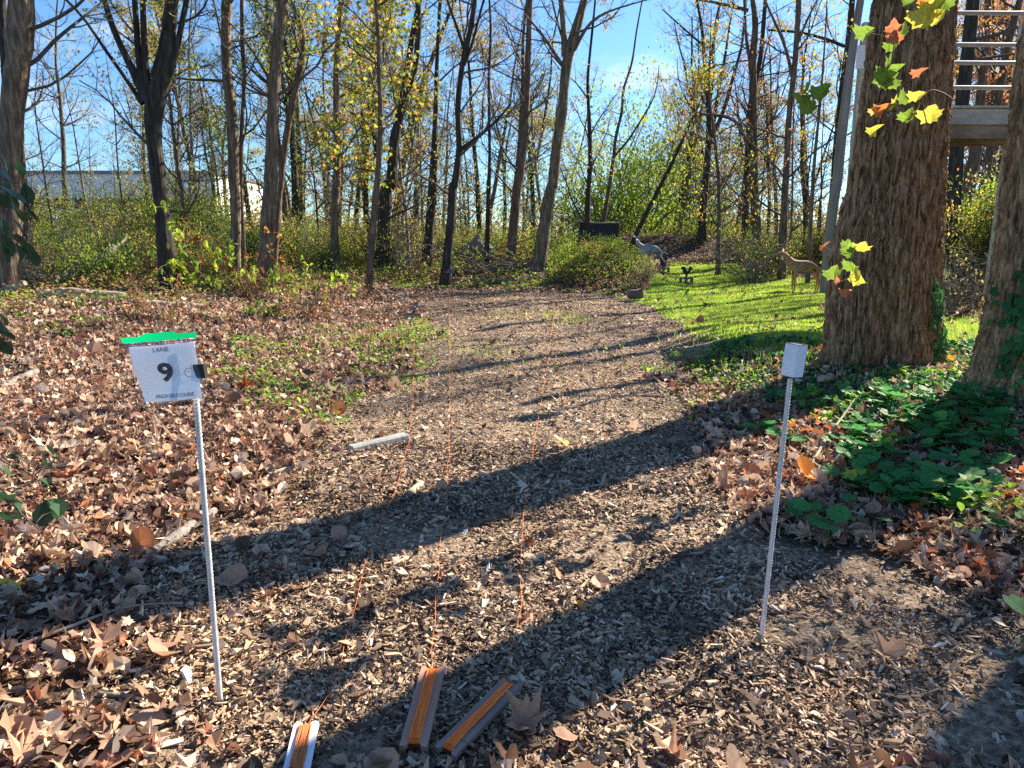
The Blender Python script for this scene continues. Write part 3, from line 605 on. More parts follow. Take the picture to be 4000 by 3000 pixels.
TT('tree', 'straight thin trunk left of the weathered pole', 26, [K8(130, 530, 64), K8(150, 0, 56), K4(155, 1600, 54), K4(180, 1000, 50), K4(230, 600, 48), K4(270, 0, 46)], [[K4(215, 700, 30), K4(160, 400, 26), K4(60, 200, 22), K4(0, 60, 16)], [K4(240, 420, 26), K4(300, 250, 22), K4(370, 100, 18), K4(420, 0, 12)]], bk='bark_red', nb=14, seed=22, leaf='lf_orange', nleaf=500)
TT('tree', 'dark trunk hidden half behind the weathered pole', 30, [K8(510, 600, 60), K4(570, 1659, 66), K4(600, 1200, 62), K4(640, 800, 56), K4(690, 400, 50), K4(730, 0, 50)], [[K4(660, 400, 30), K4(500, 330, 26), K4(250, 270, 22), K4(0, 260, 16)]], bk='bark_dark', nb=14, seed=23, leaf='lf_gold', nleaf=900)
TT('sapling', 'slim pale brown stem behind the brown deer target', 25, [K8(355, 640, 34), K8(390, 0, 32), K4(400, 1400, 28), K4(450, 900, 22), K4(490, 400, 14), K4(510, 0, 8)], bk='bark_red', nb=10, seed=24, L1=1.6, leaf='lf_gold', nleaf=250)
TT('tree', 'blackish trunk seen below and above the platform between the two nearest trees', 20, [K8(1560, 600, 128), K8(1620, 0, 118), K4(1620, 1659, 116), K4(1630, 1250, 112), K4(1680, 900, 104), K4(1720, 500, 106), K4(1775, 0, 104)], bk='bark_dark', nb=10, seed=25, zmin=6, leaf='lf_orange', nleaf=400)
TT('tree', 'brown trunk rising from the top of the right-hand bank', 24, [K8(1690, 420, 118), K8(1740, 0, 108), K4(1800, 1300, 90), K4(1850, 700, 70), K4(1890, 400, 56), K4(1900, 0, 50)], bk='bark_red', nb=10, seed=26, zmin=6, leaf='lf_orange', nleaf=600)
TT('tree', 'slanting trunk crossed by the rails next to the right edge', 22, [K4(1950, 1100, 62), K4(2050, 500, 60), K4(2100, 250, 58), K4(2180, 0, 52)], bk='bark_a', nb=10, seed=27, leaf='lf_orange', nleaf=700, zmin=4)

# the two nearest trees: deeply furrowed bark in real relief
def big_trunk(name_mat, stems, D, k, step, parent, name='trunk', depth=.042, flare=.35, gy_=None, seed=0):
    Vs, Fs, off = [], [], 0
    for (P, r, fl) in stems:
        P = np.array(P); d = np.r_[0, np.cumsum(np.linalg.norm(np.diff(P, axis=0), axis=1))]
        n = int(d[-1] / step); t = d[-1] * (np.linspace(0, 1, n) ** 1.25)
        Q = np.c_[[np.interp(t, d, P[:, i]) for i in range(3)]].T; rr = np.interp(t, d, r)
        for _ in range(12): Q[1:-1] = (Q[:-2] + 2 * Q[1:-1] + Q[2:]) / 4; rr[1:-1] = (rr[:-2] + 2 * rr[1:-1] + rr[2:]) / 4
        a = np.arange(k) * 2 * math.pi / k; A, T_ = np.meshgrid(a, t); Rr = rr[:, None]
        g0 = Q[0, 2]; hz = Q[:, 2:3] - g0
        ca_, sa_ = np.cos(A), np.sin(A)
        # buttressed base
        fl_ = fl * np.exp(-hz / .45) * (1 + .35 * vnoise(ca_ * 1.6 + 5, sa_ * 1.6, hz * .3, seed + 3)) + .05 * fbm(ca_ * 1.3, sa_ * 1.3, hz * .6, seed + 4)
        # furrows: warped, long in height
        wx = .35 * fbm(ca_ * 2, sa_ * 2, T_ * 2.0, seed + 5); circ = rr[:, None] * 13
        u = (ca_ * circ * 1.15 + wx, sa_ * circ * 1.15 + wx, T_ * 1.9)
        rd = 1 - np.abs(vnoise(*[q * 1.9 for q in u], seed + 6)) * 1.7; rd2 = 1 - np.abs(vnoise(u[0] * 4.1, u[1] * 4.1, u[2] * 4.5, seed + 7)) * 1.6
        rel = depth * (-.9 * np.clip(rd, 0, 1) ** 2 * 1.0 - .5 * np.clip(rd2, 0, 1) ** 2 + .35 * fbm(u[0] * 6, u[1] * 6, T_ * 14, seed + 8))
        Rf = Rr * (1 + fl_) + rel
        V = np.stack([Q[:, 0:1] + Rf * ca_, Q[:, 1:2] + Rf * sa_, np.broadcast_to(Q[:, 2:3], Rf.shape)], -1).reshape(-1, 3)
        i = np.arange(n - 1)[:, None] * k + np.arange(k); j = np.arange(n - 1)[:, None] * k + (np.arange(k) + 1) % k
        Vs.append(V); Fs.append(np.stack([i, j, j + k, i + k], -1).reshape(-1, 4) + off); off += len(V)
    me = mesh_np(name, np.vstack(Vs), [np.vstack(Fs)], M[name_mat], smooth=True)
    o = link(name, me, parent); return o
def stem_pts(edges, D, H, seed=0, base_drop=.15):
    """edges: (y, xl, xr) source px, bottom -> top"""
    P, r = [], []
    for (y, xl, xr) in edges:
        p = at(*s2p((xl + xr) / 2, y), D); P.append(p); r.append((xr - xl) / 2 / 3.90625 / F * fdist(p))
    g = th(P[0][0], P[0][1]); P.insert(0, np.array([P[0][0], D, g - base_drop])); r.insert(0, r[0] * 1.04)
    d = P[-1] - P[-2]; d /= np.linalg.norm(d); q = P[-1]; rr = r[-1]
    while q[2] < H: q = q + d * 1.2; d[2] += .05; rr = max(.06, rr * .91); P.append(q); r.append(rr)
    return P, r
DB = 8.1
main = stem_pts([(1400, 3360, 3660), (1200, 3366, 3662), (1000, 3374, 3666), (750, 3395, 3675), (450, 3415, 3690), (200, 3450, 3705), (0, 3482, 3718)], DB, 17)
side = stem_pts([(1400, 3225, 3450), (1200, 3232, 3440), (1000, 3245, 3440), (750, 3308, 3455), (450, 3355, 3470), (200, 3385, 3495), (0, 3407, 3518)], DB - .1, 9)
big = thing('big_tree', 'huge deeply furrowed double trunk with ivy at its foot, right of the lawn', 'tree')
o = big_trunk('bark_big', [(main[0], main[1], .12), (side[0], side[1], .08)], DB, 420, .018, big, seed=3)
def side_crown(root, P, r, zmin, nb, L1, leaf, nleaf, seed, lsz=(.08, .14), T=T_MAP, zmax=99, up=.07):
    gr = Grow(seed); Q, rq = resample(P, r, .4); gr.crown(Q, rq, zmin, nb, L1, zmax=zmax, up=up); 
    link('branches', gr.mesh('branches', (1, 2, 3), M['twig']), root)
    if leaf: link('leaves', gr.leaves('leaves', nleaf, lsz, T, M[leaf], clump=.8), root)
side_crown(big, main[0], main[1], 8, 14, 4, 'lf_yg', 200, 5)
DR = 6.1
rt = stem_pts([(1530, 3810, 4270), (1440, 3840, 4250), (1200, 3880, 4240), (1000, 3905, 4235), (750, 3935, 4235), (450, 3962, 4240), (200, 3998, 4260), (0, 4035, 4290)], DR, 16)
right = thing('ivy_tree', 'furrowed trunk climbing with ivy cut by the right edge of the photo', 'tree')
big_trunk('bark_big', [(rt[0], rt[1], .2)], DR, 340, .02, right, seed=17)
side_crown(right, rt[0], rt[1], 8, 12, 4, 'lf_yg', 200, 6)
# ivy leaves climbing both trunks
def ivy_on(root, stem, D, spots, size=(.06, .1)):
    P, r = stem; P = np.array(P); r = np.array(r); pos = []; az = []
    for (px, py, sx, sy, n) in spots:
        for _ in range(n):
            x, y = rng.normal(px, sx), rng.normal(py, sy); p = at(*s2p(x, y), D); i = np.interp(p[2], P[:, 2], P[:, 0]); R_ = np.interp(p[2], P[:, 2], r)
            u = np.clip((p[0] - i) / R_, -1.02, 1.02); dy_ = -math.sqrt(max(0, 1 - min(1, u * u))) * R_
            pos.append([i + u * R_ * 1.03, D + dy_ * 1.03 - .02, p[2]]); az.append(math.asin(max(-1, min(1, u))))
    N = len(pos); pos = np.array(pos); az = np.array(az)
    R = np.einsum('nij,njk->nik', rots(az + rng.normal(0, .2, N), np.full(N, math.pi / 2), np.zeros(N)), rots(rng.normal(math.pi, .6, N), rng.normal(.15, .3, N), rng.normal(0, .3, N)))
    V, Fc = scatter(pos, R, rng.uniform(*size, N), T_STAR + T_HRT)
    return link('ivy', mesh_np('ivy', V, Fc, M['lf_ivy']), root)
ivy_on(big, main, DB, [(3570, 1130, 12, 20, 8), (3580, 1220, 18, 40, 26), (3610, 1320, 25, 40, 34), (3640, 1380, 25, 30, 30), (3668, 1130, 6, 60, 16), (3250, 1130, 18, 40, 14), (3250, 1230, 22, 50, 22), (3270, 1180, 25, 60, 10)])
ivy_on(right, rt, DR, [(3990, 950, 10, 50, 14), (3960, 1060, 22, 40, 24), (3925, 1200, 35, 50, 50), (3950, 1330, 50, 60, 50), (3890, 1370, 25, 60, 30), (3960, 1150, 30, 60, 30)])
for root in (big, right): root.location = (0, 0, 0)

# trees standing to the right of the view: their shadows cross the path
tmplt = {}
def variant(key, seed, H, r0, bk, leaf=None, nleaf=0, lsz=(.1, .17), T=T_DI, nb=28, L1=3.4, zmin=3., l2=6, l3=5, tw='twig', lean=.04, twr=.005, jit=.18, clump=.7, vine=0, up=.07):
    gr = Grow(seed); n = int(H / .7); P = np.zeros((n, 3)); P[0] = (0, 0, -.2); d = np.array([gr.r.uniform(-lean, lean), gr.r.uniform(-lean, lean), 1.]); fk = None
    for i in range(1, n):
        d = d + gr.n.normal(0, .045, 3); d[2] = max(d[2], .85); d /= np.linalg.norm(d); P[i] = P[i - 1] + d * H / (n - 1)
    r = r0 * (1 - np.linspace(0, 1, n) ** 1.2 * .85); r[0] *= 1.5; r[1] *= 1.1; gr.put(0, P, r)
    if seed % 2:   # a fork
        i = n // 3; d2 = np.array([gr.r.choice([-1, 1]) * .3, gr.r.uniform(-.2, .2), 1]); B, rb = gr.branch(P[i], d2, H * .6, r[i] * .75, 0, 12, up=.05, wig=.06); gr.crown(B, rb, zmin, nb // 2, L1 * .8, l2=l2, l3=l3, tw=twr)
    gr.crown(P, r, zmin, nb, L1, l2=l2, l3=l3, tw=twr, up=up)
    if vine:
        z = gr.n.uniform(0, H * .6, vine); a = gr.n.uniform(0, 6.28, vine); q = r0 + np.abs(gr.n.normal(0, .22, vine))
        gr.tips_v = np.c_[np.interp(z, P[:, 2], P[:, 0]) + q * np.cos(a), np.interp(z, P[:, 2], P[:, 1]) + q * np.sin(a), z]
    me = {'trunk': gr.mesh('trunk', (0,), M[bk]), 'branches': gr.mesh('branches', (1, 2, 3), M[tw])}
    if leaf: me['leaves'] = gr.leaves('leaves', nleaf, lsz, T, M[leaf], jit=jit, clump=clump)
    if vine:
        N = len(gr.tips_v); V, Fc = scatter(gr.tips_v, rots(gr.n.uniform(0, 6.28, N), gr.n.normal(-.9, .5, N), gr.n.normal(0, .5, N)), gr.n.uniform(.07, .13, N), T_DI); me['vine'] = mesh_np('vine', V, Fc, M['lf_green'])
    tmplt[key] = me; return me
def plant_tree(key, name, label, cat, x, y, rz=0, sc=1., group=None, dz=0):
    t = thing(name, label, cat, (x, y, th(x, y) + dz), rz, group); t.scale = (sc, sc, sc)
    for nm, me in tmplt[key].items():
        if me is not None: link(nm, me, t)
    return t
variant('bare1', 11, 17, .2, 'bark_dark'); variant('bare2', 12, 15, .15, 'bark_a', nb=30); variant('bare3', 13, 18, .24, 'bark_dark', nb=24, L1=4)
variant('bare4', 14, 16, .17, 'bark_red', leaf='lf_orange', nleaf=500, nb=28)
variant('gold', 15, 15, .16, 'bark_a', leaf='lf_gold', nleaf=3600, zmin=2.2, nb=34); variant('gold2', 16, 12, .11, 'bark_red', leaf='lf_yg', nleaf=2200, zmin=1.6, nb=32, L1=2.8)
variant('orange', 17, 17, .18, 'bark_dark', leaf='lf_orange', nleaf=3600, zmin=3, nb=34); variant('pale', 18, 13, .13, 'bark_dark', leaf='lf_pale', nleaf=2800, zmin=1.5, nb=30, L1=2.6, vine=500)
variant('vine', 19, 14, .15, 'bark_dark', leaf='lf_green', nleaf=700, vine=1300, nb=24)
variant('sap1', 20, 9, .05, 'bark_a', nb=22, L1=1.5, zmin=1.2, l2=4, l3=3); variant('sap2', 22, 8, .045, 'bark_red', leaf='lf_gold', nleaf=420, nb=22, L1=1.5, zmin=1., l2=4, l3=3, lsz=(.07, .12)); variant('sap3', 24, 10, .06, 'bark_dark', nb=24, L1=1.8, zmin=1.5, l2=4, l3=3, leaf='lf_orange', nleaf=160, lsz=(.07, .11))
variant('haze', 26, 12, .09, 'twig_grey', nb=40, L1=2.4, zmin=1.2, tw='twig_grey', l2=6, l3=5, twr=.006)
variant('poleish', 28, 17, .28, 'bark_dark', nb=8, zmin=10, L1=3, lean=0); variant('shade', 30, 9, .12, 'bark_red', leaf='lf_gold', nleaf=900, zmin=2.5, nb=16, L1=2, clump=.9, lsz=(.1, .15))
for i, (x, y, k, sc) in enumerate([(6.2, 5.55, 'poleish', 1.3), (7.1, 5.7, 'poleish', 1.3), (10.6, 10.0, 'shade', .95), (14.5, 13.5, 'poleish', .8)]):
    plant_tree(k, 'tree', 'tree beyond the right edge whose shadow falls across the path', 'tree', x, y, i * 1.3, sc, 'trees beyond the right edge')

# ------------------------------------------------------------------ trees of the woods behind
MARK = [(8, 'left-edge trunk'), (86, 'low forked tree'), (165, 'climber gap'), (234, 'straight grey trunk'), (266, 'big leaning trunk'), (320, 'sunlit-edged trunk'), (372, 'curved maple trunk'), (448, 'wavy dark trunk'),
        (510, 'straight dark trunk'), (552, 'central forked tree'), (625, 'black leaning stem'), (700, 'low-limbed trunk'), (756, 'arching-limbed trunk'), (790, 'straight thin trunk'), (832, 'weathered pole'), (945, 'big furrowed trunk'), (1000, 'ivy trunk')]
def beside(px):
    a, t = min((m_ for m_ in MARK if m_[1] != 'climber gap'), key=lambda m_: abs(m_[0] - px))
    return ('left of ' if px < a else 'right of ') + t
DESC = {'bare1': ('tree', 'dark bare tree'), 'bare2': ('tree', 'slim grey bare tree'), 'bare3': ('tree', 'stout bare dark tree'), 'bare4': ('tree', 'red-brown tree with a few orange leaves'), 'gold': ('tree', 'golden-leaved tree'),
        'gold2': ('tree', 'small yellow-green tree'), 'orange': ('tree', 'orange-leaved tree'), 'pale': ('tree', 'tree hung with pale yellow vine leaves'), 'vine': ('tree', 'tree wrapped in green vine'),
        'sap1': ('sapling', 'thin bare sapling'), 'sap2': ('sapling', 'sapling with yellow leaves'), 'sap3': ('sapling', 'dark sapling with orange specks'), 'haze': ('tree', 'grey mist of fine twigs on a slim tree')}
rb = random.Random(5)
zones = [  # px range, depth range, kinds, count
    ((-20, 150), (34, 60), ['haze', 'sap1', 'haze', 'sap2', 'bare2'], 9), ((40, 130), (22, 30), ['sap1', 'sap2'], 3),
    ((150, 300), (27, 60), ['vine', 'gold2', 'bare2', 'sap2', 'haze', 'bare4', 'vine', 'pale'], 15), ((290, 420), (26, 62), ['bare1', 'gold', 'pale', 'sap3', 'vine', 'bare3', 'gold2', 'haze'], 17),
    ((410, 560), (30, 66), ['pale', 'bare4', 'sap1', 'vine', 'bare2', 'haze', 'pale', 'sap3', 'haze'], 20), ((560, 690), (55, 85), ['haze', 'sap1', 'sap2', 'haze'], 9),
    ((670, 830), (38, 70), ['bare1', 'bare4', 'orange', 'sap2', 'pale', 'bare2', 'haze', 'sap3', 'gold2'], 22), ((720, 830), (27, 38), ['sap2', 'sap3', 'sap1', 'gold2'], 7),
    ((940, 1070), (20, 32), ['sap2', 'sap3', 'bare4'], 5), ((930, 1070), (40, 62), ['orange', 'gold', 'orange', 'gold2'], 15)]
for (pr, dr, ks, n) in zones:
    for i in range(n):
        px = pr[0] + (pr[1] - pr[0]) * (i + rb.random()) / n; D = rb.uniform(*dr); k = ks[i % len(ks)] if rb.random() < .7 else rb.choice(ks)
        x = (px - 512) / F * (D * cp + .0); y = D; nm, ds = DESC[k]; sc = rb.uniform(.8, 1.15)
        far = 'far back' if D > 50 else ('further back' if D > 36 else 'mid-distance')
        plant_tree(k, nm, '%s, %s, %s' % (ds, far, beside(px)), 'sapling' if nm == 'sapling' else 'tree', x, y, rb.uniform(0, 6.28), sc, 'trees of the woods behind')

# shrubs -----------------------------------------------------------------------------
def shrub_var(key, seed, H, Wd, leaf, n, lsz=(.06, .11), T=T_DI, stems=14, tw='twig', dens=3):
    gr = Grow(seed); 
    for i in range(stems):
        a = gr.r.uniform(0, 6.28); d = np.array([math.cos(a) * Wd / H * .8, math.sin(a) * Wd / H * .8, 1.]); P, r = gr.branch((gr.r.uniform(-.2, .2) * Wd, gr.r.uniform(-.2, .2) * Wd, -.08), d, H * gr.r.uniform(.7, 1.1), .016 * H ** .5, 1, 7, up=-.06, wig=.17)
        for c in range(dens + 2):
            j = gr.r.randint(1, 6); B, rb_ = gr.branch(P[j], gr.n.normal(0, 1, 3) + np.array([0, 0, .3]), H * gr.r.uniform(.2, .45), .007, 2, 5, up=-.04, wig=.22)
            for e in range(dens):
                q = gr.r.randint(1, 4); B3, _ = gr.branch(B[q], gr.n.normal(0, 1, 3), H * .15, .004, 3, 4, wig=.25); gr.tips += [B3[-1], B3[1]]
            gr.tips += [B[-1], B[2]]
    tmplt[key] = {'stems': gr.mesh('stems', (1, 2, 3), M[tw]), 'leaves': gr.leaves('leaves', n, lsz, T, M[leaf], jit=.09 * H ** .5)}
shrub_var('sh_green', 31, 1.7, 1.2, 'lf_green', 1900); shrub_var('sh_green2', 32, 2.3, 1.3, 'lf_green', 2300); shrub_var('sh_bright', 33, 1.6, 1.3, 'lf_bright', 1900); shrub_var('sh_dry', 34, 1.2, 1.1, 'lf_dry', 900)
shrub_var('sh_yg', 35, 2.2, 1.3, 'lf_yg', 1500); shrub_var('sh_bare', 36, 1.9, 1.5, 'lf_pale', 260, stems=20, tw='twig_grey', dens=4)
shrub_var('bush_big', 37, 8.0, 4.2, 'lf_bright', 9000, (.13, .24), stems=30, dens=5); shrub_var('bush_olive', 38, 9.0, 4.5, 'lf_pale', 4200, (.12, .22), stems=40, tw='twig_grey', dens=6)
shrub_var('sh_tall', 39, 3.4, 1.9, 'lf_bright', 4200, (.06, .1), stems=20, dens=4)
SD = {'sh_tall': 'tall loose bright green shrub', 'sh_green': 'green leafy shrub', 'sh_green2': 'tall green shrub', 'sh_bright': 'bright yellow-green shrub', 'sh_dry': 'dry brown-leaved bramble', 'sh_yg': 'yellowing shrub', 'sh_bare': 'nearly leafless grey shrub'}
szones = [((-10, 150), (17, 24), ['sh_green', 'sh_bright', 'sh_bare', 'sh_yg', 'sh_dry'], 10), ((10, 230), (26, 34), ['sh_tall', 'sh_bright', 'sh_tall', 'sh_yg', 'sh_green2'], 18), ((140, 300), (22, 34), ['sh_green2', 'sh_green', 'sh_dry', 'sh_green', 'sh_yg'], 17), ((290, 460), (27, 38), ['sh_green', 'sh_bare', 'sh_green2', 'sh_yg'], 15),
          ((440, 580), (30, 44), ['sh_yg', 'sh_bright', 'sh_green', 'sh_bare'], 15), ((600, 720), (40, 52), ['sh_yg', 'sh_bright', 'sh_green2'], 9), ((740, 840), (25, 36), ['sh_green', 'sh_bare', 'sh_yg', 'sh_green'], 9), ((940, 1040), (14, 26), ['sh_green', 'sh_bare', 'sh_bright', 'sh_yg'], 9),
          ((-20, 500), (40, 60), ['sh_green2', 'sh_yg', 'sh_bare'], 20), ((680, 830), (42, 60), ['sh_yg', 'sh_green2', 'sh_bare'], 10)]
for (pr, dr, ks, n) in szones:
    for i in range(n):
        px = pr[0] + (pr[1] - pr[0]) * (i + rb.random()) / n; D = rb.uniform(*dr); k = ks[i % len(ks)]; x = (px - 512) / F * D * cp
        far = 'far back' if D > 40 else ('mid-distance' if D > 27 else 'near the front')
        plant_tree(k, 'shrub', '%s, %s, %s' % (SD[k], far, beside(px)), 'shrub', x, D, rb.uniform(0, 6.28), rb.uniform(.7, 1.1) * (1.25 if D > 40 else 1), 'shrubs of the undergrowth')
plant_tree('bush_big', 'bush', 'large bright green bush at the end of the clearing under the open sky', 'bush', (628 - 512) / F * 46, 46, 0, 1.25)
plant_tree('bush_big', 'bush', 'smaller green bush beside the large bright one behind the backstop', 'bush', (598 - 512) / F * 42, 42, 2, .8)
plant_tree('bush_olive', 'bush', 'greyish olive round bush right of the bright green bush', 'bush', (680 - 512) / F * 58, 58, 1, 1.4)
plant_tree('bush_olive', 'bush', 'thin olive bush left of the trunk with the low side limb', 'bush', (715 - 512) / F * 62, 62, 3, 1.2)
for i, (px, D, k, sc) in enumerate([(562, 26.5, 'sh_bright', .75), (592, 24.0, 'sh_yg', .4), (610, 24.6, 'sh_bright', .42), (628, 23.4, 'sh_green', .35), (585, 26.5, 'sh_bright', .5), (648, 23.0, 'sh_bare', .35)]):
    plant_tree(k, 'shrub', '%s growing out of the vine-covered mound, %s' % (SD[k], ['far left', 'left', 'middle', 'lower right', 'rear', 'right end'][i]), 'shrub', (px - 512) / F * D * cp, D, i, sc, 'shrubs of the undergrowth')
plant_tree('sh_bare', 'bush', 'bare grey bush beside the right-hand bank behind the brown deer', 'bush', (752 - 512) / F * 25, 25, 1, .9)

# distant line of woods ---------------------------------------------------------------
x, y = sample(-120, 120, 80, 125, 2.6); k = fr_mask(x, y); x, y = x[k], y[k]; N = len(x)
hh = (4.5 + 3 * fbm(x * .05, y * .1, 0, 77)) ; P = np.c_[x, y, terrain(x, y) + rng.random(N) * hh]
V, Fc = scatter(P, rots(rng.uniform(0, 6.28, N), rng.normal(-.3, .7, N), rng.normal(0, .5, N)), rng.uniform(.35, .8, N), T_DI)
tag(link('distant_woods', mesh_np('distant_woods', V, Fc, M['lf_pale'])), 'low brownish line of distant woods along the horizon', 'woods', kind='stuff')

# ------------------------------------------------------------------ long pale building behind the trees on the left
M['wall'] = noise_mat('pale_wall', [(.3, (.8, .8, .8)), (.7, (.86, .86, .86))], .6, rough=.7); M['roofgrey'] = noise_mat('grey_trim', [(.3, (.15, .17, .2)), (.7, (.22, .24, .27))], 2)
M['glass_dark'] = noise_mat('dark_glass', [(.3, (.05, .06, .08)), (.7, (.09, .1, .12))], 2, rough=.15, spec=.6)
DBd = 95; pL = at(10, 174, DBd); pR = at(215, 177, DBd); zt = pL[2]
bd = thing('warehouse', 'long low pale grey building seen through the trees on the left', 'building', (pL[0], DBd, th(pL[0], DBd)))
def rel(o, root): o.location = -Vector(root.location); return o
mid = (pL[0] + pR[0]) / 2; wid = pR[0] - pL[0]; gz = th(mid, DBd) - .3
rel(MB().box((mid, DBd + 15, (zt + gz) / 2), (wid, 30, zt - gz)).obj('wall', M['wall'], bd), bd)
rel(MB().box((mid, DBd + 15, zt + .2), (wid + .6, 30.6, .4)).obj('roof', M['roofgrey'], bd), bd)
for i in range(9): rel(MB().box((pL[0] + wid * (i + .6) / 9.4, DBd - .05, gz + 5.6), (4.2, .12, 1.3)).obj('window', M['glass_dark'], bd), bd)
rel(MB().box((pL[0] + 9, DBd - .06, gz + 1.9), (3.6, .14, 3.4)).obj('door', M['roofgrey'], bd), bd)
# parked car glimpsed under the building
M['carwhite'] = noise_mat('car_white', [(.3, (.7, .72, .75)), (.7, (.78, .8, .82))], 1, rough=.3, spec=.5); M['tyre'] = noise_mat('tyre', [(.3, (.02, .02, .02)), (.7, (.03, .03, .03))], 5)
def car(px, D, lab, rz):
    g = at(px, 240, D); x = g[0]; z = th(x, D) + 1.35
    t = thing('parked_car', lab, 'car', (x, D, z), rz, 'cars parked in front of the pale building')
    prof = [(-2.2, .3), (-2.25, .75), (-1.9, .95), (-1.5, 1.0), (-.9, 1.42), (.6, 1.45), (1.3, 1.0), (2.1, .85), (2.25, .5), (2.2, .3)]
    R = np.array([[1, 0, 0], [0, 0, -1], [0, 1, 0]])
    MB().prism(prof, -.85, .85, R).obj('body', M['carwhite'], t)
    MB().prism([(-1.35, 1.03), (-.85, 1.36), (.55, 1.38), (1.1, 1.03)], -.87, .87, R).obj('side_windows', M['glass_dark'], t)
    for a in (-1.4, 1.4):
        for b_ in (-.86, .86):
            MB().tube([(a, b_ - .1, .33), (a, b_ + .1, .33)], .33, 16).obj('wheel', M['tyre'], t)
    MB().box((0, -10, -.9), (0.01, .01, .01))
    return t
car(48, 70, 'white car parked before the pale building, glimpsed over the shrubs at the left', .1); car(88, 74, 'pale car parked to the right of the white car before the building', .05)
x0 = at(-60, 240, 70)[0]; x1 = at(330, 240, 70)[0]
tag(MB().box(((x0 + x1) / 2, 80, th(-35, 74) + .62), (x1 - x0, 28, 1.36)).obj('parking_area', noise_mat('asphalt', [(.3, (.05, .05, .05)), (.7, (.09, .09, .09))], 3)), kind='structure')

# ------------------------------------------------------------------ elevated platform behind the two nearest trees
M['oldwood'] = noise_mat('old_wood', [(.3, (.24, .215, .18)), (.6, (.46, .42, .36)), (.8, (.6, .56, .49))], 6, (.3, 1, 1), .85, .3); M['brownwood'] = noise_mat('brown_wood', [(.3, (.12, .085, .06)), (.7, (.32, .25, .17))], 5, (.3, 1, 1), .85, .3)
M['pipe'] = noise_mat('pipe', [(.3, (.22, .2, .19)), (.7, (.38, .36, .35))], 12, rough=.55, spec=.4)
DP = 12.5; a0 = at(905, 107, DP); a1 = at(*s2p(4250, 413), DP)
pf = thing('raised_platform', 'raised wooden platform with pipe rails behind the two nearest trunks', 'platform', (a0[0] + 1, DP, th(a0[0] + 1, DP)))
zt = at(*s2p(3800, 425), DP)[2]; zm = at(*s2p(3800, 485), DP)[2]; zb = at(*s2p(3800, 541), DP)[2]; L_ = a1[0] - a0[0]; mx_ = (a0[0] + a1[0]) / 2
rel(MB().box((mx_, DP, (zt + zm) / 2), (L_, .05, zt - zm - .004), bev=.004).obj('upper_fascia', M['oldwood'], pf), pf)
rel(MB().box((mx_, DP + .035, (zm + zb) / 2), (L_, .06, zm - zb), bev=.004).obj('lower_beam', M['brownwood'], pf), pf)
mb = MB(); mb.box((mx_, DP - .03, zm - .004), (L_, .05, .012))
for i in range(int(L_ / .09)): mb.box((a0[0] + .05 + i * .09, DP + .9, zt + .022), (.078, 1.95, .036), bev=.003)
rel(mb.obj('deck_boards', M['oldwood'], pf), pf)
for i in range(5): rel(MB().box((mx_, DP + .35 + i * .38, zm - .02), (L_, .045, .2)).obj('joist', M['brownwood'], pf), pf)
for q in (48, 172, 243, 340):
    z = at(*s2p(3800, q), DP)[2]; rel(MB().tube([(a0[0], DP + .02, z), (mx_, DP + .02, z - .008), (a1[0], DP + .02, z)], .034, 10).obj('rail', M['pipe'], pf), pf)
zr = at(*s2p(3800, 10), DP)[2] + .2
for x in (a0[0] + .05, a1[0] - .05):
    for y in (DP + .06, DP + 1.8):
        rel(MB().box((x, y, (th(x, y) - .3 + zr) / 2), (.12, .12, zr - th(x, y) + .3), bev=.006).obj('post', M['oldwood'], pf), pf)
# weathered pole and the small white box behind the big trunk
M['poleg'] = noise_mat('pole_grey', [(.3, (.16, .13, .11)), (.6, (.3, .255, .22)), (.8, (.42, .37, .33))], 8, (1, 1, .08), .85, .5, bdist=.02)
P, r = trace([K8(510, 785, 92), K8(530, 500, 88), K8(590, 0, 84), K4(600, 1659, 84), K4(610, 1400, 84), K4(670, 900, 80), K4(720, 500, 70), K4(800, 0, 62)], 22)
P[0][2] = th(P[0][0], 22) - .2; d = P[-1] - P[-2]; P.append(P[-1] + d * .5); r.append(r[-1]); Q, rq = resample(P, r, .3)
pg = Vector((Q[0][0], 22, th(Q[0][0], 22)))
t = thing('wooden_pole', 'tall weathered grey wooden pole leaning just left of the big furrowed trunk', 'pole', pg); rel(MB().tube(Q, rq, 18).obj('shaft', M['poleg'], t, smooth=True), t)
a = at(*s2p(3371, 178), 10.5); b_ = at(*s2p(3371, 270), 10.5)
M['white'] = noise_mat('white_paint', [(.3, (.72, .74, .78)), (.7, (.8, .82, .85))], 6, rough=.5)
sb = thing('marker_board', 'narrow white panel peeping out left of the big trunk near the top', 'panel', (a[0] + .1, 10.5, b_[2]))
MB().box((0, 0, (a[2] - b_[2]) / 2), (.34, .05, a[2] - b_[2]), bev=.006).obj('board', M['white'], sb); MB().tube([(.05, .05, -2.9 - .6), (.05, .05, a[2] - b_[2])], .03, 8).obj('bracket_post', M['pipe'], sb)

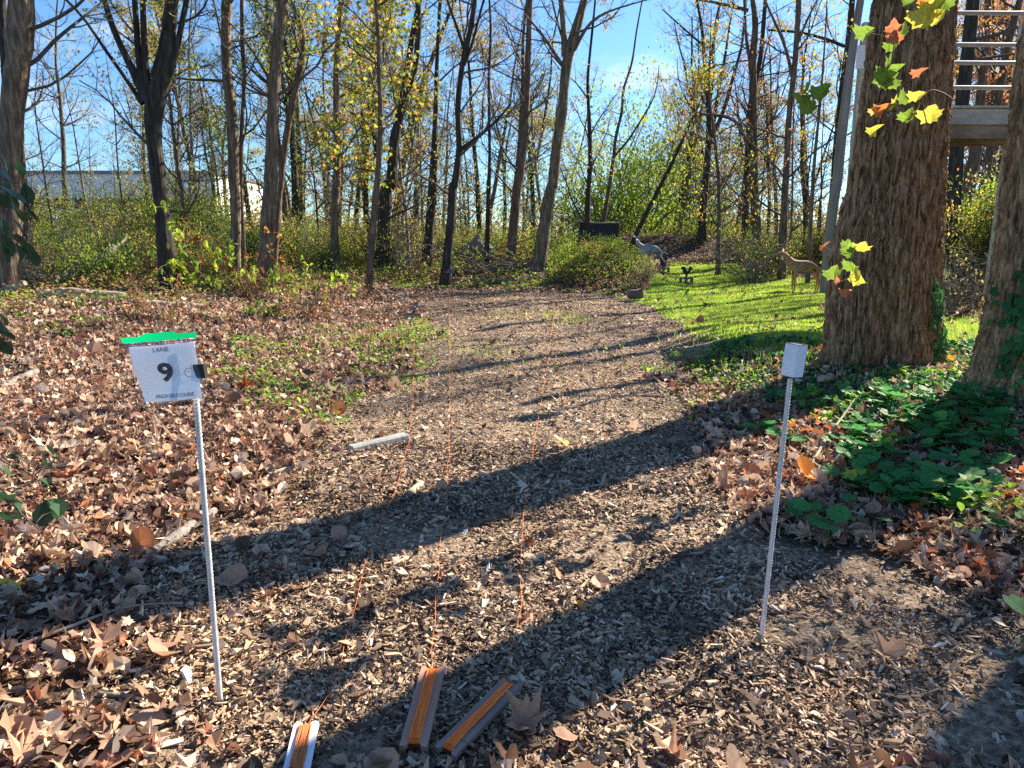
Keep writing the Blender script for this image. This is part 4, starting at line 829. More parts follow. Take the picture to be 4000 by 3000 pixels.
# ------------------------------------------------------------------ deer and bird targets
def skin_body(name, V, E, R, mat, parent, sub=2, loc=None):
    me = bpy.data.meshes.new(name); me.from_pydata([tuple(v) for v in V], E, []); me.materials.append(mat); o = link(name, me, parent, loc)
    sk = o.modifiers.new('Skin', 'SKIN'); sk.use_smooth_shade = True
    for i, q in enumerate(R): me.skin_vertices[0].data[i].radius = q if isinstance(q, tuple) else (q, q)
    me.skin_vertices[0].data[0].use_root = True
    s_ = o.modifiers.new('Subdivision', 'SUBSURF'); s_.levels = sub; s_.render_levels = sub
    return o
def fur(name, a, b, c): return noise_mat(name, [(.3, a), (.5, b), (.75, c)], 5, rough=.75, bump=.25, bscale=30)
M['fur_brown'] = fur('foam_brown', (.26, .13, .07), (.38, .2, .11), (.48, .27, .16)); M['fur_grey'] = fur('foam_grey', (.16, .19, .22), (.27, .31, .35), (.36, .4, .44)); M['fur_white'] = fur('foam_white', (.5, .48, .42), (.6, .58, .52), (.7, .68, .62)); M['black'] = noise_mat('black_plastic', [(.3, (.012, .012, .014)), (.7, (.03, .03, .034))], 8, rough=.5)
M['fur_grey_brown'] = fur('foam_grey_brown', (.08, .06, .05), (.13, .10, .08), (.2, .16, .13)); M['antler'] = fur('antler', (.3, .24, .17), (.42, .35, .25), (.5, .43, .33))
def deer(name, label, loc, rz, mat, h, turned=False, antlers=False):
    t = thing(name, label, 'deer target', loc, rz)   # faces -X
    s_ = h
    hd = [(-.66, 0, 1.10), (-.80, 0, 1.075), (-.90, 0, 1.045)] if not turned else [(-.56, -.05, 1.12), (-.58, -.20, 1.085), (-.59, -.30, 1.05)]
    V = [(.42, 0, .78), (.20, 0, .76), (-.05, 0, .745), (-.27, 0, .74), (-.40, 0, .82), (-.50, 0, .98), hd[0], hd[1], hd[2]]
    R = [(.125, .15), (.15, .165), (.145, .175), (.15, .19), (.105, .13), (.07, .085), (.062, .072), (.042, .047), (.026, .028)]
    E = [(i, i + 1) for i in range(8)]
    for sy, fx in ((-.09, -.28), (.09, -.25)):
        b0 = len(V); V += [(fx, sy, .60), (fx - .01, sy, .36), (fx - .005, sy, .16), (fx + .0, sy, .03), (fx - .03, sy, .0)]; R += [(.06, .075), .032, .024, .021, .024]; E += [(3, b0)] + [(b0 + i, b0 + i + 1) for i in range(4)]
    for sy, fx in ((-.09, .38), (.09, .42)):
        b0 = len(V); V += [(fx + .02, sy, .62), (fx - .01, sy, .47), (fx + .08, sy, .32), (fx + .05, sy, .15), (fx + .04, sy, .03), (fx + .01, sy, .0)]; R += [(.075, .1), .052, .031, .024, .021, .024]; E += [(0, b0)] + [(b0 + i, b0 + i + 1) for i in range(5)]
    V = [(a * s_, b * s_, c * s_) for a, b, c in V]; R = [tuple(np.array(q) * s_) if isinstance(q, tuple) else q * s_ for q in R]
    skin_body('body', V, E, R, mat, t)
    k0 = np.array(hd[0]) * s_
    for sg in (-1, 1):
        if turned: e0, e1 = k0 + np.array([sg * .05, .0, .05]) * s_, k0 + np.array([sg * .17, .0, .11]) * s_
        else: e0, e1 = k0 + np.array([.02, sg * .05, .05]) * s_, k0 + np.array([.07, sg * .15, .12]) * s_
        MB().tube([e0, (e0 + e1) / 2 + np.array([0, 0, .012]), e1], [.022 * s_, .038 * s_, .006], 8).obj('ear', mat, t, smooth=True)
        if antlers:
            A = [k0 + np.array([sg * .03, 0, .06]) * s_, k0 + np.array([sg * .12, .05, .14]) * s_, k0 + np.array([sg * .2, 0, .24]) * s_, k0 + np.array([sg * .17, -.12, .32]) * s_, k0 + np.array([sg * .08, -.2, .36]) * s_]
            m_ = MB(); m_.tube(A, [.016, .015, .013, .011, .005], 8)
            for q, u in ((1, .12), (2, .15), (3, .12)): m_.tube([A[q], A[q] + np.array([sg * .01, -.03, u * .5]), A[q] + np.array([0, -.05, u])], [.011, .009, .004], 6)
            m_.obj('antler', M['antler'], t, smooth=True)
    skin_body('belly_patch', [(.28 * s_, 0, .655 * s_), (.05 * s_, 0, .625 * s_), (-.14 * s_, 0, .62 * s_)], [(0, 1), (1, 2)], [(.09 * s_, .035 * s_)] * 3, M['fur_white'], t)
    thr = (np.array(hd[0]) + np.array([-.02, 0, -.10]) if not turned else np.array([-.56, -.07, 1.0])) * s_
    skin_body('throat_patch', [tuple(thr + np.array([0, 0, .03])), tuple(thr + np.array([.05, 0, -.09]))], [(0, 1)], [.045 * s_, .04 * s_], M['fur_white'], t)
    skin_body('tail', [(.53 * s_, 0, .84 * s_), (.585 * s_, 0, .74 * s_), (.57 * s_, 0, .64 * s_)], [(0, 1), (1, 2)], [.028 * s_, .035 * s_, .014], mat, t)
    for sg in (-1, 1):
        p = (np.array(hd[0]) + (np.array([-.05, sg * .062, .015]) if not turned else np.array([sg * .06, -.05, .015]))) * s_
        MB().tube([p - np.array([0, .004 * sg, 0]), p + np.array([0, .008 * sg, 0])], .012 * s_, 8).obj('eye', M['black'], t)
    nb_ = np.array(hd[2]) * s_; dd = np.array([-.024, 0, 0]) if not turned else np.array([0, -.024, 0])
    MB().tube([nb_ + dd * .3, nb_ + dd * 1.25], [.024 * s_, .014 * s_], 10).obj('nose', M['black'], t, smooth=True)
    # the replaceable foam core shows as an oval seam on the flank
    a = np.linspace(0, 2 * math.pi, 25); MB().tube(np.c_[-.12 * s_ + .16 * s_ * np.cos(a), -.175 * s_ - .006 + 0 * a + .05 * s_ * np.abs(np.sin(a)), .75 * s_ + .12 * s_ * np.sin(a)], .005, 5, cap=False).obj('core_seam', M['black'], t)
    return t
D = 22.3; g = at(802, 290, D); deer('deer_target', 'brown foam deer standing on the lawn with its head up, no antlers', (g[0], D, th(g[0], D)), .12, M['fur_brown'], 1.1)
D = 29.5; g = at(650, 262, D); deer('deer_target', 'blue-grey antlered foam deer half hidden by the mound of vines', (g[0], D, th(g[0], D)), -.05, M['fur_grey'], 1.06, turned=True, antlers=True)
# lying brown animal in front of the mound
D = 19.3; g = at(635, 297, D); t = thing('foam_animal', 'low brown foam animal lying in front of the mound of vines', 'animal target', (g[0], D, th(g[0], D)), .06)
skin_body('body', [(-.25, 0, .15), (-.05, 0, .17), (.14, 0, .165), (.24, 0, .18)], [(0, 1), (1, 2), (2, 3)], [(.12, .13), (.12, .14), (.12, .145), (.09, .12)], M['fur_grey_brown'], t)
skin_body('rump_patch', [(-.36, -.03, .18), (-.37, -.03, .13)], [(0, 1)], [.05, .04], M['fur_white'], t)
for sg in (0, 1): MB().tube([(.24, -.03 + sg * .08, .28), (.235, -.035 + sg * .08, .38), (.22, -.035 + sg * .08, .47)], [.025, .04, .008], 8).obj('ear', M['fur_brown'], t, smooth=True)
M['conc'] = noise_mat('concrete', [(.3, (.22, .22, .2)), (.7, (.38, .38, .35))], 10, rough=.9, bump=.3); M['rust'] = noise_mat('rusty_steel', [(.3, (.07, .035, .02)), (.7, (.16, .08, .045))], 20, rough=.7); M['tgt_grey'] = noise_mat('target_grey', [(.3, (.10, .11, .13)), (.7, (.17, .18, .2))], 12, rough=.6)
BIRD = [(-.02, 0), (.03, 0), (.045, .05), (.085, .085), (.10, .13), (.095, .165), (.115, .185), (.095, .2), (.08, .225), (.055, .22), (.045, .19), (.03, .15), (-.02, .11), (-.07, .06), (-.13, .005), (-.105, .0), (-.05, .035)]
SQUIR = [(-.05, 0), (.06, 0), (.065, .03), (.04, .045), (.055, .09), (.05, .13), (.085, .15), (.085, .18), (.05, .195), (.045, .22), (.025, .2), (.0, .17), (-.02, .12), (-.03, .17), (-.07, .2), (-.1, .16), (-.08, .1), (-.075, .04)]
ROOST = [(-.02, 0), (.03, 0), (.03, .05), (.08, .08), (.1, .13), (.13, .14), (.12, .17), (.1, .2), (.06, .21), (.05, .16), (.0, .14), (-.05, .2), (-.11, .2), (-.13, .15), (-.09, .13), (-.08, .08), (-.03, .05)]
RAT = [(-.1, 0), (.09, 0), (.12, .03), (.1, .07), (.06, .1), (0, .115), (-.06, .1), (-.1, .06), (-.16, .03), (-.16, .015)]
def target(label, px, py, D, shape, sc, mat, base, bw, cat='target', pole=0, lift=.0):
    g = at(px, py, D); t = thing('metal_target', label, cat, (g[0], D, th(g[0], D)), rb.uniform(-.15, .15)); R = np.array([[1, 0, 0], [0, 0, -1], [0, 1, 0]])
    bh = .13 + lift if base else .02
    if base:
        m_ = MB(); 
        for q in (-1, 0, 1): m_.box((q * bw * .42, 0, bh / 2), (bw * .14, .2, bh), bev=.006)
        m_.box((0, 0, bh - .02), (bw, .21, .04), bev=.006); m_.box((0, 0, .02), (bw, .21, .04), bev=.006); m_.obj('concrete_block', base, t)
        MB().box((0, 0, bh + .012), (bw * .85, .17, .022), bev=.004).obj('base_plate', M['rust'], t)
        MB().box((0, .02, bh + .045), (.06, .05, .05), bev=.005).obj('hinge', M['black'], t); z0 = bh + .06
    elif pole: MB().tube([(0, 0, -.05), (0, 0, pole)], .018, 8).obj('stake', M['rust'], t); z0 = pole
    else: MB().box((0, 0, .015), (.16, .12, .03), bev=.004).obj('base_plate', M['black'], t); z0 = .03
    MB().prism([(a * sc, b_ * sc) for a, b_ in shape], -.005, .005, R, (0, 0, z0)).obj('silhouette', mat, t)
    c = np.mean(shape, 0) * sc; MB().tube([(c[0] + .01, -.0065, z0 + c[1]), (c[0] + .01, -.0085, z0 + c[1])], .02 * sc, 14).obj('hit_disc', M['carwhite'] if base is not None else M['rust'], t)
    return t
target('grey pigeon-shaped metal target on a pale concrete block at the left edge of the path', *s2p(1617, 1215), 14.9, BIRD, .95, M['tgt_grey'], M['conc'], .34)
target('small grey rat-shaped metal target by the foot of the wavy dark trunk', *s2p(1760, 1060), 23.5, RAT, 1.2, M['tgt_grey'], None, .3, pole=.5)
target('small dark metal target on a thin stake beyond the end of the chips', *s2p(2176, 1095), 22, SQUIR, .7, M['black'], None, .2, pole=.3)
target('black rooster-shaped metal target on a block at the lawn edge', *s2p(2680, 1100), 24.6, ROOST, 1.6, M['black'], M['tgt_grey'], .46, lift=.06)
target('black squirrel-shaped metal target on a low block in front of the grey deer', *s2p(2592, 1055), 28, SQUIR, 1.7, M['black'], M['tgt_grey'], .46, lift=.06)
# black backstop sheet
D = 31; a = at(580, 222, D); b_ = at(619, 224, D); zt = a[2]; zg = th(a[0], D); M['tarp'] = noise_mat('black_tarp', [(.3, (.012, .013, .016)), (.7, (.028, .03, .035))], 4, rough=.6, bump=.2); M['green_tarp'] = noise_mat('green_sheet', [(.3, (.02, .07, .05)), (.7, (.03, .1, .07))], 4)
t = thing('backstop', 'black sheet backstop with a pale top rail behind the mound of vines', 'backstop', (a[0], D, zg)); W2 = b_[0] - a[0]; Hh = zt - zg
xs = np.linspace(0, W2, 30); zs = np.linspace(Hh - 1.05, Hh, 12); X, Z = np.meshgrid(xs, zs); Y = .03 * np.sin(X * 9) + .02 * fbm(X * 4, Z * 4, 0, 2); Z2 = Z - .06 * np.sin(X / W2 * 3.14) * (Z - zs[0])
n_ = 30; i = (np.arange(11)[:, None] * n_ + np.arange(29)).ravel(); link('sheet', mesh_np('sheet', np.c_[X.ravel(), Y.ravel(), Z2.ravel()], [np.c_[i, i + 1, i + n_ + 1, i + n_]], M['tarp'], smooth=True), t).modifiers.new('Solidify', 'SOLIDIFY').thickness = .015
MB().tube([(-.03, 0, Hh + .02), (W2 / 2, 0, Hh - .04), (W2 + .03, 0, Hh - .02)], .03, 8).obj('top_rail', M['antler'], t)
for x in (-.03, W2 + .03): MB().box((x, .07, Hh / 2 - .1), (.07, .07, Hh + .3), bev=.005).obj('post', M['brownwood'], t)
MB().box((W2 * .2, -.06, Hh - 1.25), (W2 * .38, .04, .55), bev=.01).obj('lower_sheet', M['green_tarp'], t)
m_ = MB(); 
for (x, z, w, h) in ((.16, .62, .02, .2), (.2, .71, .08, .02), (.2, .62, .07, .02), (.2, .53, .08, .02)): m_.box((x, -.05, Hh - 1.05 + z), (w, .012, h))
m_.obj('white_mark', M['carwhite'], t)

# ------------------------------------------------------------------ logs, fallen branches, stump, brush pile
M['log_pale'] = noise_mat('log_pale', [(.3, (.2, .15, .1)), (.7, (.5, .4, .29))], 8, (.3, 1, 1), .9, .6, bdist=.02); M['log_grey'] = noise_mat('log_grey', [(.3, (.07, .06, .05)), (.5, (.19, .165, .14)), (.75, (.38, .34, .3))], 14, (1, 1, 1), .9, .6, bdist=.02)
def log(name, label, pts, mat, k=12, lift=0., parent=None, cat='log', group=None, wob=.12):
    """pts: (px, py, D or None, r, height above ground)"""
    P, r = [], []
    for (px, py, D, rr, h) in pts:
        g = G(px, py) if D is None else at(px, py, D); g = np.array([g[0], g[1], th(g[0], g[1]) + h + rr * .6]); P.append(g); r.append(rr)
    Q, rq = resample(P, r, max(.04, rr * 1.2)); n = len(Q); rg = np.random.default_rng(abs(int(pts[0][0] * 7 + 3))); rq = rq * (1 + wob * rg.normal(size=n) * .6)
    Q += rg.normal(0, rr * .12, Q.shape)
    c = Q[0].copy(); c[2] = th(c[0], c[1]); m_ = MB().tube(Q - c, rq, k); o = m_.obj(name, mat, smooth=False, loc=tuple(c)); return tag(o, label, cat, group)
log('fallen_branch', 'grey mossy dead branch propped at a slant in the undergrowth on the left', [(*s2p(190, 1075), 17.5, .14, -.05), (*s2p(330, 990), 18, .13, .35), (*s2p(430, 950), 18.5, .10, .85), (*s2p(495, 928), 19, .06, 1.25)], M['log_grey'])
log('fallen_log', 'pale barkless log lying along the leaf litter on the left', [(*s2p(150, 1135), 14.6, .11, 0), (*s2p(240, 1142), 14.4, .14, .02), (*s2p(350, 1146), 14.4, .13, 0), (*s2p(490, 1145), 14.5, .09, 0)], M['log_pale'])
log('fallen_log', 'thin pale log lying behind the drooping dry plant', [(*s2p(500, 1190), None, .06, 0), (*s2p(650, 1198), None, .07, 0), (*s2p(820, 1205), None, .05, 0)], M['log_pale'])
log('broken_branch', 'short pale broken branch at the left edge above the green vines', [(0, 278, 14.8, .1, .1), (15, 278, 14.7, .12, .1), (24, 275, 14.6, .05, .3)], M['log_pale'])
log('stick', 'thick grey stick lying in the brown leaves at the left edge', [(-10, 397, None, .05, .0), (12, 386, None, .05, 0), (36, 376, None, .045, .03)], M['log_grey'])
log('rotten_branch', 'crumbling dead branch lying behind the foot of the numbered stake', [(*s2p(570, 2190), None, .015, 0), (*s2p(680, 2125), None, .026, .02), (*s2p(790, 2060), None, .03, .03), (*s2p(840, 2030), None, .018, .04)], M['log_grey'])
log('log', 'cut log lying against the foot of the forked central trunk', [(*s2p(2010, 1080), 24.8, .11, 0), (*s2p(2125, 1055), 25, .12, .05)], M['log_pale'])
log('log', 'long dark log lying before the brush pile', [(*s2p(1740, 1062), 25, .12, 0), (*s2p(1900, 1066), 25, .12, 0), (*s2p(2040, 1078), 24.8, .1, 0)], M['log_grey'])
log('wood_piece', 'short rotten stub of wood at the upper edge of the wide shadow', [(*s2p(1598, 1945), None, .026, 0), (*s2p(1650, 1898), None, .026, 0)], M['log_pale'], wob=.08)
log('stick', 'short pale cut stick lying in the shade left of the white-topped stake', [(*s2p(2822, 2335), None, .016, 0), (*s2p(2875, 2298), None, .015, 0)], M['log_pale'])
log('stick', 'long dark stick bent across the chips above the brown cord winder', [(*s2p(1700, 2420), None, .010, 0), (*s2p(1800, 2410), None, .010, .0), (*s2p(1890, 2390), None, .009, 0), (*s2p(1950, 2368), None, .007, .01)], M['log_grey'], wob=.05)
log('stick', 'long thin twig running across the leaves below the rotten branch', [(*s2p(60, 2560), None, .006, .03), (*s2p(240, 2520), None, .006, .05), (*s2p(420, 2440), None, .006, .05), (*s2p(550, 2405), None, .005, .05), (*s2p(720, 2397), None, .004, .04)], M['log_pale'], wob=.05)
log('stick', 'bare weathered stick standing out of the red leaves right of the white-topped stake', [(*s2p(3170, 1830), None, .012, .02), (*s2p(3220, 1760), None, .011, .08), (*s2p(3290, 1690), None, .008, .14), (*s2p(3330, 1650), None, .005, .2)], M['log_pale'], wob=.05)
log('stick', 'forked white twig on the leaf bed below the bare weathered stick', [(*s2p(3120, 1825), None, .007, .03), (*s2p(3240, 1812), None, .007, .05), (*s2p(3390, 1806), None, .006, .05), (*s2p(3480, 1820), None, .004, .03)], M['log_pale'], wob=.05)
log('stick', 'dead branch poking from the shady bed toward the white-topped stake', [(*s2p(3030, 1660), None, .010, .02), (*s2p(3130, 1700), None, .012, .05), (*s2p(3200, 1740), None, .012, .04)], M['log_grey'], wob=.05)
log('stick', 'thin twig lying in the wide shadow left of centre', [(*s2p(1020, 2085), None, .006, 0), (*s2p(1150, 2100), None, .006, .01), (*s2p(1280, 2115), None, .005, 0)], M['log_pale'], wob=.05)
log('stick', 'grey split stick on the leaves below the twig at lower left', [(*s2p(385, 2722), None, .010, 0), (*s2p(480, 2735), None, .010, .01), (*s2p(590, 2740), None, .008, 0)], M['log_grey'], wob=.05)
log('stick', 'stubby twig standing at the edge of the sunlit patch near the bottom', [(*s2p(2608, 2880), None, .009, .0), (*s2p(2612, 2925), None, .010, .0), (*s2p(2622, 2975), None, .010, 0)], M['log_pale'], wob=.05)
log('stick', 'pale broken stick on the leaves left of the long kerb stone', [(*s2p(1050, 1870), None, .012, .02), (*s2p(1130, 1850), None, .02, .02), (*s2p(1200, 1835), None, .008, .02)], M['log_pale'])
# kerb-like strip of old timber half sunk in the chips
a = G(*s2p(1365, 1765)); b_ = G(*s2p(1590, 1722)); c = (a + b_) / 2; d = b_ - a; L = np.linalg.norm(d[:2])
o = MB().box((0, 0, .02), (L, .085, .07), bev=.012).obj('timber_edging', M['conc'], loc=(c[0], c[1], c[2])); o.rotation_euler = (0, 0, math.atan2(d[1], d[0])); tag(o, 'pale weathered timber half sunk in the chips at the left side of the path', 'timber')
# brush pile
gr = Grow(404); g = at(505, 278, 26.5)
for i in range(300):
    x = rng.normal(0, 1.25); y = rng.normal(0, .7); z = abs(rng.normal(.3, .28)) * math.exp(-(x / 2.2) ** 2); a = rng.uniform(-.5, .5) + (math.pi if rng.random() < .5 else 0)
    gr.branch((x, y, z), (math.cos(a), math.sin(a), rng.normal(.0, .22)), rng.uniform(.6, 1.9), rng.uniform(.008, .03), 2, 6, up=0, wig=.14)
tag(link('brush_pile', gr.mesh('brush_pile', (2,), M['twig'], k=(4, 4, 4, 3)), loc=(g[0], 26.5, th(g[0], 26.5))), 'dark heap of cut branches left of the forked central trunk', 'brush pile')
gr = Grow(405); g = at(478, 240, 31)
V = []; 
u = np.linspace(0, math.pi, 18); v = np.linspace(0, 2 * math.pi, 28, endpoint=False); U, W3 = np.meshgrid(u, v, indexing='ij'); rr = .75 * (1 + .3 * fbm(np.sin(U) * np.cos(W3) * 2 + 3, np.sin(U) * np.sin(W3) * 2, np.cos(U) * 2, 5))
Vv = np.stack([rr * np.sin(U) * np.cos(W3), rr * np.sin(U) * np.sin(W3) * .5, rr * np.cos(U) * .75 + .5], -1).reshape(-1, 3); i = (np.arange(17)[:, None] * 28 + np.arange(28)); j = (np.arange(17)[:, None] * 28 + (np.arange(28) + 1) % 28)
tag(link('root_mass', mesh_np('root_mass', Vv, [np.stack([i, i + 28, j + 28, j], -1).reshape(-1, 4)], M['log_grey'], smooth=False), loc=(g[0], 31, th(g[0], 31))), 'greyish torn-up root mass behind the brush pile', 'root mass')

# ------------------------------------------------------------------ stakes, sign bag, post cap
M['rebar'] = noise_mat('rebar', [(.3, (.5, .49, .47)), (.7, (.75, .73, .7))], 30, rough=.42, metal=.3, spec=.5)
def rebar(pb, pt, r0, parent, hz):
    """pb ground point, pt top point (world)"""
    L = np.linalg.norm(pt - pb); n = int(L / .0026); k = 14; t = np.linspace(0, L, n); a = np.arange(k) * 2 * math.pi / k; A, T_ = np.meshgrid(a, t)
    ph = (T_ / .0125 + .55 * np.sin(A) ) % 1.0; rib = np.clip(1 - np.abs(ph - .5) / .24, 0, 1) * (np.abs(np.cos(A)) > .18); seam = (np.abs(np.cos(A)) < .12)
    Rf = r0 * (1 + .2 * rib + .17 * seam); d = (pt - pb) / L; X = np.cross(d, (0, 1, 0)); X /= np.linalg.norm(X); Y = np.cross(d, X)
    V = pb + d * T_[..., None] + Rf[..., None] * (np.cos(A)[..., None] * X + np.sin(A)[..., None] * Y); i = np.arange(n - 1)[:, None] * k + np.arange(k); j = np.arange(n - 1)[:, None] * k + (np.arange(k) + 1) % k
    m_ = MB().add(V.reshape(-1, 3), [np.stack([i, j, j + k, i + k], -1).reshape(-1, 4)]); m_.F.setdefault(k, []).append(np.array([[(n - 1) * k + q for q in range(k)]])); return m_.obj('rod', M['rebar'], parent, smooth=False)
gb = G(*s2p(860, 2745)); DS = gb[1]; gb[2] -= .03
tp = at(*s2p(748, 1335), DS - .0)
st = thing('stake', 'ribbed steel rod standing in the leaves under the numbered bag', 'stake', tuple(gb), group='steel stakes'); rel(rebar(gb, tp, .0085, st, 0), st)
# the bag: corners from the photo, hung in front of the rod
DBg = DS - .03
cn = [at(*s2p(*q), DBg) for q in ((477, 1317), (766, 1294), (807, 1558), (554, 1581))]
def bag_pt(u, v, off=0.):
    u = np.asarray(u, float); v = np.asarray(v, float); e = lambda i: cn[i][None] if u.ndim else cn[i]
    uu, vv = u[..., None], v[..., None]
    p = (1 - uu) * (1 - vv) * cn[0] + uu * (1 - vv) * cn[1] + uu * vv * cn[2] + (1 - uu) * vv * cn[3]
    p = p.copy(); p[..., 1] += -.012 * np.sin(u * 3.14) - .004 * np.sin(u * 5 + v * 4) + .003 * np.sin(v * 9 + u * 3) - off; return p
def sheet(name, u0, u1, v0, v1, off, mat, parent, nu=36, nv=36, top=None):
    U, Vv = np.meshgrid(np.linspace(u0, u1, nu), np.linspace(v0, v1, nv)); 
    if top is not None: Vv = Vv + (1 - (Vv - v0) / (v1 - v0)) * top(U)
    p = bag_pt(U, Vv, off).reshape(-1, 3); i = (np.arange(nv - 1)[:, None] * nu + np.arange(nu - 1)).ravel()
    return rel(link(name, mesh_np(name, p, [np.c_[i, i + nu, i + nu + 1, i + 1]], mat, smooth=True), parent), parent)
m, n, b, out = newmat('bag_film'); M['film'] = m; b.inputs['Base Color'].default_value = (.9, .92, .95, 1); b.inputs['Roughness'].default_value = .12; b.inputs['Alpha'].default_value = .07
m, n, b, out = newmat('paper'); M['paper'] = m; b.inputs['Base Color'].default_value = (.92, .93, .96, 1); b.inputs['Roughness'].default_value = .6
tl = n.nodes.new('ShaderNodeBsdfTranslucent'); tl.inputs[0].default_value = (.8, .8, .85, 1); mi = n.nodes.new('ShaderNodeMixShader'); mi.inputs[0].default_value = .06; n.links.new(b.outputs[0], mi.inputs[1]); n.links.new(tl.outputs[0], mi.inputs[2]); n.links.new(mi.outputs[0], out.inputs[0])
m, n, b, out = newmat('zip_green'); M['zip'] = m; b.inputs['Base Color'].default_value = (.0, .42, .16, 1); b.inputs['Roughness'].default_value = .35
tl = n.nodes.new('ShaderNodeBsdfTranslucent'); tl.inputs[0].default_value = (0, .6, .22, 1); mi = n.nodes.new('ShaderNodeMixShader'); mi.inputs[0].default_value = .4; n.links.new(b.outputs[0], mi.inputs[1]); n.links.new(tl.outputs[0], mi.inputs[2]); n.links.new(mi.outputs[0], out.inputs[0])
m, n, b, out = newmat('ink'); M['ink'] = m; b.inputs['Base Color'].default_value = (.012, .012, .018, 1); b.inputs['Roughness'].default_value = .6
m, n, b, out = newmat('purple_line'); M['purple'] = m; b.inputs['Base Color'].default_value = (.3, .12, .5, 1)
bag = thing('sign_bag', 'clear green-topped zip bag holding the LANE 9 sheet on the steel rod', 'sign', tuple((cn[0] + cn[2]) / 2))
hump = lambda U: -.04 * ss(.22, .36, U) * (1 - ss(.72, .76, U)) 
sheet('bag_front', 0, 1, .1, 1, .006, M['film'], bag); sheet('bag_back', 0, 1, .1, 1, -.004, M['film'], bag)
sheet('zip_strip', -.01, 1.0, .01, .09, .0045, M['zip'], bag, top=hump); sheet('zip_track', 0, 1, .105, .115, .0075, M['purple'], bag, nv=3); sheet('zip_track', 0, 1, .135, .141, .0075, M['purple'], bag, nv=3)
sheet('paper_sheet', .055, .955, .15, .97, .0, M['paper'], bag)
def text(s, u, v, width, height, bold=0., aspect=None):
    cu = bpy.data.curves.new('text', 'FONT'); cu.body = s; cu.align_x = 'CENTER'; cu.align_y = 'CENTER'; cu.offset = bold; cu.resolution_u = 6; o = bpy.data.objects.new('text', cu); C.objects.link(o)
    bpy.context.view_layer.update(); me = bpy.data.meshes.new_from_object(o.evaluated_get(bpy.context.evaluated_depsgraph_get())); bpy.data.objects.remove(o)
    co = np.array([v_.co[:] for v_ in me.vertices]); mn, mx_ = co.min(0), co.max(0); q = (co - (mn + mx_) / 2) / (mx_ - mn + 1e-9)
    p = bag_pt(u + q[:, 0] * width, v - q[:, 1] * height, .0025)
    me.vertices.foreach_set('co', p.astype(np.float32).ravel()); me.materials.clear(); me.materials.append(M['ink']); me.update(); return rel(link('lettering', me, bag), bag)
text('LANE', .505, .215, .21, .062); text('9', .50, .55, .205, .285, .035); text('AIRGUN FIELD COURSE', .555, .895, .60, .052, .004)
# binder clip
clip = thing('binder_clip', 'black binder clip with a wire handle pinching the bag to the rod', 'clip', tuple(bag_pt(np.array(.97), np.array(.58))))
ax = (cn[1] - cn[0]); ax /= np.linalg.norm(ax); upv = (cn[0] - cn[3]); upv /= np.linalg.norm(upv); upv -= ax * (upv @ ax); upv /= np.linalg.norm(upv); nrm = np.cross(ax, upv); Rm = np.c_[ax, upv, nrm]
R2 = Rm @ Rx(0); MB().prism([(-.024, -.0), (.018, -.011), (.018, .011)], -.0215, .0215, Rm @ np.array([[1, 0, 0], [0, 0, 1], [0, 1, 0]])).obj('clip_body', M['black'], clip)
m_ = MB(); pts = [(-.02, .012, .008), (-.034, .014, .013), (-.041, .006, .014), (-.041, -.006, .014), (-.034, -.014, .013), (-.02, -.012, .008)]; m_.tube(np.array([Rm @ np.array(p) for p in pts]), .0013, 6)
m_.tube(np.array([Rm @ np.array((p[0], p[1], -p[2])) for p in pts]), .0013, 6); m_.obj('wire_handle', M['rebar'], clip, smooth=True)
# right stake
gb = G(*s2p(2972, 2500)); DS2 = gb[1]; gb[2] -= .03; tp = at(*s2p(3086, 1480), DS2)
st2 = thing('stake', 'ribbed steel rod with a square white cap standing in the shade right of centre', 'stake', tuple(gb), group='steel stakes'); rel(rebar(gb, tp, .0085, st2, 0), st2)
pt_, pb_ = at(*s2p(3112, 1345), DS2), at(*s2p(3092, 1468), DS2); d = pt_ - pb_; L = np.linalg.norm(d); d /= L; X = np.cross(d, (0, 1, 0)); X /= np.linalg.norm(X); Y = np.cross(d, X)
Rm = np.c_[X, -Y, d] 
if np.linalg.det(Rm) < 0: Rm = np.c_[X, Y, d]
Rm = Rm @ Rz(math.radians(32)); cap = thing('white_tube', 'square white plastic tube capping the steel rod on the right', 'cap', tuple((pt_ + pb_) / 2)); w = .056
m_ = MB()
for i in range(4):
    q = Rz(i * math.pi / 2); m_.box(Rm @ (q @ np.array([w / 2 - .0015, 0, 0])), (.003, w - .0062 if i % 2 else w, L), Rm @ q)
m_.obj('tube_walls', M['white'], cap); MB().box(Rm @ np.array([0, 0, -L / 2 + .012]), (w - .007, w - .007, .008), Rm).obj('inner_plug', M['white'], cap)
m_ = MB(); e = L / 2 + .0012; ww = w / 2 - .001
for i in range(4): m_.box(Rm @ (Rz(i * math.pi / 2) @ np.array([ww - .001, .0, e])), (.0026, w - (.0056 if i % 2 else 0), .002), Rm @ Rz(i * math.pi / 2))
m_.obj('dirty_rim', M['rust'], cap)

